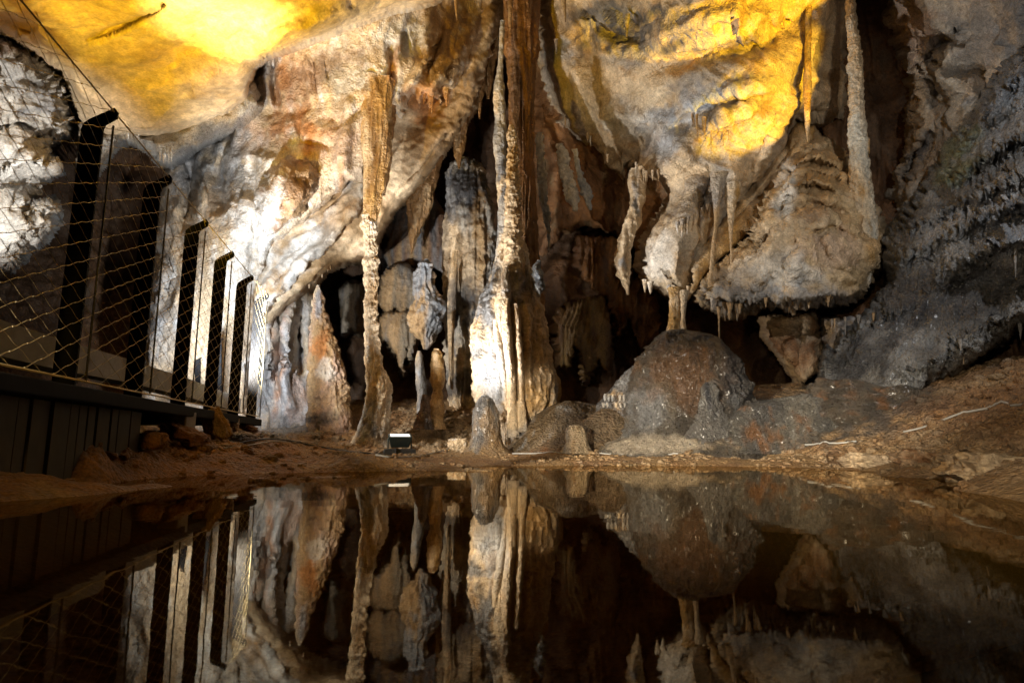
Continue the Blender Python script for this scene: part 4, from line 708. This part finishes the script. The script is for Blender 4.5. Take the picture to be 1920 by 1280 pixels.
def quadbeam(name, pts, h, th, mat):
    vs = []; fs = []
    for (px, py, Y) in pts:
        p = at(px, py, Y)
        for (dx, dz_) in ((0, 0), (0, -h), (-th, -h), (-th, 0)): vs.append((p[0] + dx, p[1], p[2] + dz_))
    for i in range(len(pts) - 1):
        for j in range(4): fs.append([i * 4 + j, i * 4 + (j + 1) % 4, i * 4 + 4 + (j + 1) % 4, i * 4 + 4 + j])
    fs += [[0, 1, 2, 3], [len(vs) - 1, len(vs) - 2, len(vs) - 3, len(vs) - 4]]
    return mesh_np(name, vs, fs, mat, smooth=False)
tag(quadbeam('kerb', [(-300, 500, 1.9), (0, 599, 2.35), (127, 640, 2.8), (231, 670, 3.6), (345, 707, 4.6), (431, 738, 5.6), (452, 748, 5.9)], .135, .12, CONC), 'pale concrete kerb along the far side of the walkway behind the railing', 'kerb')
# board marked retaining wall
vs = []; fs = []; nb = 34
ws = np.linspace(.7, 2.95, nb + 1)
for i in range(nb):
    A, B = ws[i] + .004, ws[i + 1] - .004; o_ = .02 + .012 * random.random(); b = len(vs)
    p = [fl(A) + nx * o_, fl(B) + nx * o_, fl(B) + nx * (o_ - .08), fl(A) + nx * (o_ - .08)]
    for z in (-.05, .292): vs += [(q[0], q[1], z) for q in p]
    fs += [[b + j for j in t] for t in ([3, 2, 1, 0], [4, 5, 6, 7], [0, 1, 5, 4], [1, 2, 6, 5], [2, 3, 7, 6], [3, 0, 4, 7])]
tag(mesh_np('retaining_wall', vs, fs, WOOD, smooth=False), 'low wall of weathered vertical boards under the walkway at left', 'wall')
# small far posts on the walkway
for (px, pt, pb, Y, lab) in [(371, 672, 716, 5.3, 'short black post on the kerb, seen between the third and fourth railing posts'), (411, 637, 745, 5.45, 'taller black post on the kerb, seen between the fourth and fifth railing posts')]:
    a = at(px, pb + 20, Y); b = at(px, pt, Y); w = .02
    vs = [(a[0] - w, Y - .01, a[2]), (a[0] + w, Y - .01, a[2]), (b[0] + w, Y - .01, b[2]), (b[0] + w * 1.8, Y - .01, b[2] + .012), (b[0] - w * .6, Y - .01, b[2] - .012), (b[0] - w, Y - .01, b[2] - .03)]
    vs += [(x, y + .02, z) for x, y, z in vs]
    tag(mesh_np('kerb_post', vs, [[0, 1, 2, 3, 4, 5], [11, 10, 9, 8, 7, 6]] + [[i, 6 + i, 6 + (i + 1) % 6, (i + 1) % 6] for i in range(6)], STEEL, smooth=False), lab, 'post')

# ---- stones on the bank
def stone(label, px, py, w, h, Y, pal, ang=0, seed=1, name='stone', cat='stone', mat=None, box=.6):
    c = at(px, py, Y); n, m = 80, 120
    ph = np.linspace(0, np.pi, n); th = np.linspace(0, 2 * np.pi, m, endpoint=False); A, T = np.meshgrid(ph, th, indexing='ij')
    d = np.stack([np.sin(A) * np.cos(T), np.sin(A) * np.sin(T), np.cos(A)], -1)
    e = 1 / np.maximum(np.abs(d).max(-1), .5) ** box
    k = e * (1 + .28 * (ridged(d * 1.3 + seed * 5, 3) - .4) + .1 * fbm(d * 5 + seed, 3) + .05 * (ridged(d * 7 + seed, 4, .65) - .4))
    Wd = w / FPX * Y / 2; H = h / FPX * Y / 2
    q = d * k[..., None] * np.array([Wd, Wd * .8, H]) * .85; r_ = math.radians(ang)
    x = q[..., 0] * math.cos(r_) + q[..., 2] * math.sin(r_); z = -q[..., 0] * math.sin(r_) + q[..., 2] * math.cos(r_)
    Pp = np.stack([x + c[0], q[..., 1] + c[1], z + c[2]], -1).reshape(-1, 3)
    idx = np.arange(n * m).reshape(n, m)
    F_ = np.stack([idx[:-1], idx[1:], np.roll(idx[1:], -1, 1), np.roll(idx[:-1], -1, 1)], -1).reshape(-1, 4)
    cc = paint(Pp, pal, name, 3)
    o = mesh_np(name, Pp, F_[:, ::-1].copy(), mat or M_ROCK, cc); tag(o, label, cat); return o
RED = ((0.26, .11, .04), (0.34, .17, .07), BRN)
stone('upright yellowish stone propping the walkway edge', 405, 798, 46, 72, 3.98, (OCH, CRM, TAN), -28, 1)
stone('reddish slab stone leaning left of the propping stone', 345, 815, 90, 34, 3.42, RED, 22, 2)
stone('low round reddish stone in shade at the bank, leftmost of the stones', 290, 826, 50, 34, 3.0, RED, 0, 3)
stone('flat brown stone slab sticking out at the railing end', 462, 800, 44, 14, 5.0, RED, 22, 4)
stone('grey block stone just under the railing end', 437, 795, 22, 30, 4.55, (GRY, CRM, TAN), 0, 5)
stone('jagged tan stone at the water edge on the right bank, below the cable', 1640, 868, 120, 34, 3.75, ((0.42, .32, .22), CRM, TAN), 8, 6)
stone('big pale pitted boulder at the water edge in the right corner', 1880, 892, 200, 84, 2.45, ((0.4, .3, .2), CRM, TAN), 6, 7, 'boulder', 'boulder')
stone('brown boulder between the corner boulder and the jagged tan stone', 1745, 872, 120, 50, 3.15, ((0.36, .25, .16), TAN, BRN), 14, 8, 'boulder', 'boulder')
stone('rounded cream clod of rubble between floodlight and stub stalagmite', 858, 836, 40, 30, 6.2, (CRM, TAN, WHT), 0, 9)
stone('rounded brown rock hump on the upper right bank', 1640, 775, 260, 110, 5.2, ((0.08, .065, .05), (0.14, .11, .08), BRN), 12, 11, mat=M_CALC)
thing_col('rock_hump', 'long low dark crusted rock hump right of the dome', 'mound', [(738, 1500, 1570), (745, 1450, 1640), (760, 1400, 1690), (790, 1370, 1725), (820, 1350, 1745), (850, 1330, 1760)], 5.28, ((0.09, .085, .08), (0.17, .155, .13), BRN), mat=M_CALC, knob=.10, kf=3, kz=.35, grain=.012, key='hump')
# pale block beneath the walkway
cb = at(340, 788, 3.5); s_ = .056
o = mesh_np('concrete_block', [(cb[0] + x * s_, cb[1] + y * s_, cb[2] + z * s_ * .85) for z in (-1, 1) for x, y in ((-1, -1), (1, -1), (1, 1), (-1, 1))], [[3, 2, 1, 0], [4, 5, 6, 7], [0, 1, 5, 4], [1, 2, 6, 5], [2, 3, 7, 6], [3, 0, 4, 7]], CONC, smooth=False)
bv = o.modifiers.new('bevel', 'BEVEL'); bv.width = .008; bv.segments = 2
tag(o, 'small pale concrete block under the walkway left of the propping stone', 'block')
# ---- loose rubble and clods
rv = []; rf = []; icv = None
import bmesh
bm_ = bmesh.new(); bmesh.ops.create_icosphere(bm_, subdivisions=2, radius=1); icv = np.array([v.co[:] for v in bm_.verts]); icf = np.array([[v.index for v in f.verts] for f in bm_.faces]); bm_.free()
variants = []
for k in range(14):
    e = 1 / np.maximum(np.abs(icv).max(1), .6) ** .8
    variants.append(icv * (e * (1 + .45 * gn(icv * 1.1 + k * 9) + .2 * gn(icv * 3 + k)))[:, None])
zones = [((-3.2, 2.2), (2.0, 7.5), 5200), ((-1.6, .4), (5.6, 8), 1600), ((.2, 4.6), (2.0, 5.9), 5200)]
nb_ = 0; allv = []; allf = []
for (xa, xb), (ya, yb), n_ in zones:
    xs = rng.uniform(xa, xb, n_); ys = rng.uniform(ya, yb, n_)
    zs_ = gz(xs, ys); dens = fbm(np.stack([xs, ys, 0 * xs], -1) * 1.6 + 60, 3)
    for x, y, z, dn in zip(xs, ys, zs_, dens):
        if z < -.01 or dn < -.12: continue
        s = .004 + .03 * rng.random() ** 4; s *= 1 + .3 * (z > .12)
        if z < .06: s *= .6
        vv = variants[rng.integers(14)]; an = rng.uniform(0, 6.28)
        q = vv * s * np.array([1.2, 1, .7]); ca, sa = math.cos(an), math.sin(an)
        q = np.stack([q[:, 0] * ca - q[:, 1] * sa + x, q[:, 0] * sa + q[:, 1] * ca + y, q[:, 2] + z + s * .1], -1)
        allv.append(q); allf.append(icf + nb_); nb_ += len(q)
rv = np.concatenate(allv); rf = np.concatenate(allf)
tag(mesh_np('rubble', rv, rf, M_MUD, paint(rv, ((0.38, .27, .16), (0.33, .19, .09), (0.28, .2, .13)), 'ground', 1.2), smooth=False), 'loose clods and small stones scattered over the muddy banks', 'rubble', None, 'stuff')
# ---- cables
def cable(label, pl, rad, mat):
    pts = np.array([on_ground(px, py, rad * .9) for px, py in pl])
    t = np.arange(len(pts)); tt_ = np.linspace(0, len(pts) - 1, len(pts) * 8)
    q = np.stack([np.interp(tt_, t, pts[:, i]) for i in range(3)], -1)
    ker = np.ones(7) / 7
    q = np.stack([np.convolve(np.pad(q[:, i], 3, 'edge'), ker, 'valid') for i in range(3)], -1)
    q[:, 2] = np.maximum(q[:, 2], gz(q[:, 0], q[:, 1]) + rad * .8)
    o = tubes('cable', [q], rad, mat, None, 8); tag(o, label, 'cable')
BLK = plain('black_rubber', (0.02, .02, .02), .5); GRYC = plain('grey_cable', (0.32, .31, .29), .5); WHC = plain('white_cable', (0.42, .42, .41), .45)
cable('black cable running over the bank from the railing end to the floodlight', [(425, 836), (470, 826), (520, 824), (570, 832), (630, 843), (690, 850), (735, 852)], .006, BLK)
cable('thin brown cable branching left across the bank below the propping stone', [(415, 842), (460, 838), (500, 829), (560, 826), (600, 833)], .004, GRYC)
cable('grey cable curving from the floodlight to the stub stalagmite', [(700, 853), (740, 858), (790, 855), (830, 845), (862, 838), (880, 840)], .006, GRYC)
cable('white cable lying along the shore right of the stub stalagmite', [(955, 850), (1020, 850), (1100, 850), (1180, 853), (1240, 853), (1275, 850)], .006, WHC)
cable('white cable piece surfacing on the bank right of the dome', [(1450, 838), (1500, 834), (1560, 832), (1610, 828)], .006, WHC)
cable('grey cable climbing the right bank to the picture edge', [(1690, 812), (1730, 802), (1770, 790), (1800, 776), (1850, 766), (1900, 760), (1980, 755)], .007, GRYC)
# ---- floodlights
HOUS = plain('dark_green_housing', (0.025, .045, .045), .4, nscale=50)
BASEM = plain('dark_base_block', (0.03, .028, .025), .8, nscale=25, bump=.5)
def flood(label, px, py, Y, s, yaw, glass_col, es):
    c = at(px, py, Y); c[2] = float(gz(np.array([c[0]]), np.array([c[1]]))[0])
    r = empty('floodlight', tuple(c)); tag(r, label, 'floodlight')
    def part(name, vs, fs, mat, par=r):
        o = mesh_np(name, [(v[0] * s, v[1] * s, v[2] * s) for v in vs], fs, mat, smooth=False); o.parent = par
        b = o.modifiers.new('bevel', 'BEVEL'); b.width = .007 * s; b.segments = 2; return o
    bf = [[3, 2, 1, 0], [4, 5, 6, 7], [0, 1, 5, 4], [1, 2, 6, 5], [2, 3, 7, 6], [3, 0, 4, 7]]
    def tb(x0, x1, y0, y1, z0, z1, ix=0, iy=0): return [(x0, y0, z0), (x1, y0, z0), (x1, y1, z0), (x0, y1, z0), (x0 + ix, y0 + iy, z1), (x1 - ix, y0 + iy, z1), (x1 - ix, y1 - iy, z1), (x0 + ix, y1 - iy, z1)]
    part('base', tb(-.16, .16, -.09, .09, -.02, .055, .012, .01), bf, BASEM)
    part('strap', tb(-.05, -.03, -.095, .095, -.02, .06), bf, BLK)
    def tilt(v, a=math.radians(13)):
        x, y, z = v; z -= .13; return (x, y * math.cos(a) - z * math.sin(a), y * math.sin(a) + z * math.cos(a) + .13)
    h = part('housing', [tilt(v) for v in [(-.085, -.05, .075), (.085, -.05, .075), (.085, .05, .075), (-.085, .05, .075), (-.115, -.075, .185), (.115, -.075, .185), (.115, .075, .185), (-.115, .075, .185)]], bf, HOUS)
    part('glass', [tilt(v) for v in tb(-.095, .095, -.055, .055, .1845, .1885)], bf, plain('lamp_glass', (0.8, .8, .8), .2, emit=glass_col, es=es, bump=0), h)
    for sx in (-1, 1): part('bracket', tb(sx * .112 - .006, sx * .112 + .006, -.02, .02, .05, .16), bf, HOUS)
    r.rotation_euler = (0, 0, yaw); return r
flood('small dark floodlight with glowing glass on a block by the slender column', 749, 851, 5.9, .95, math.radians(14), (1, .96, .88), .8)
flood('small dark lamp with a yellow green glow at the right picture edge', 1918, 752, 3.25, .24, math.radians(-60), (.5, .8, .1), .5)

# repeats of one kind share a group
from collections import defaultdict
GN = {'stalagmite': 'stalagmites rising from the cave floor', 'stalactite': 'stalactites hanging from the vault', 'cable': 'cables lying on the banks', 'stone': 'stones lying on the banks', 'boulder': 'boulders by the water', 'drip column': 'thin drip columns on the right', 'curtain': 'flowstone curtains in the recesses', 'mound': 'brown mud mounds', 'post': 'short posts behind the railing', 'floodlight': 'small lamps on the banks', 'column': 'columns joining floor and vault'}
cnt = defaultdict(list)
for o in bpy.data.objects:
    if o.parent is None and 'category' in o: cnt[o['category']].append(o)
for k, v in cnt.items():
    if len(v) > 1 and k in GN:
        for o in v: o['group'] = GN[k]
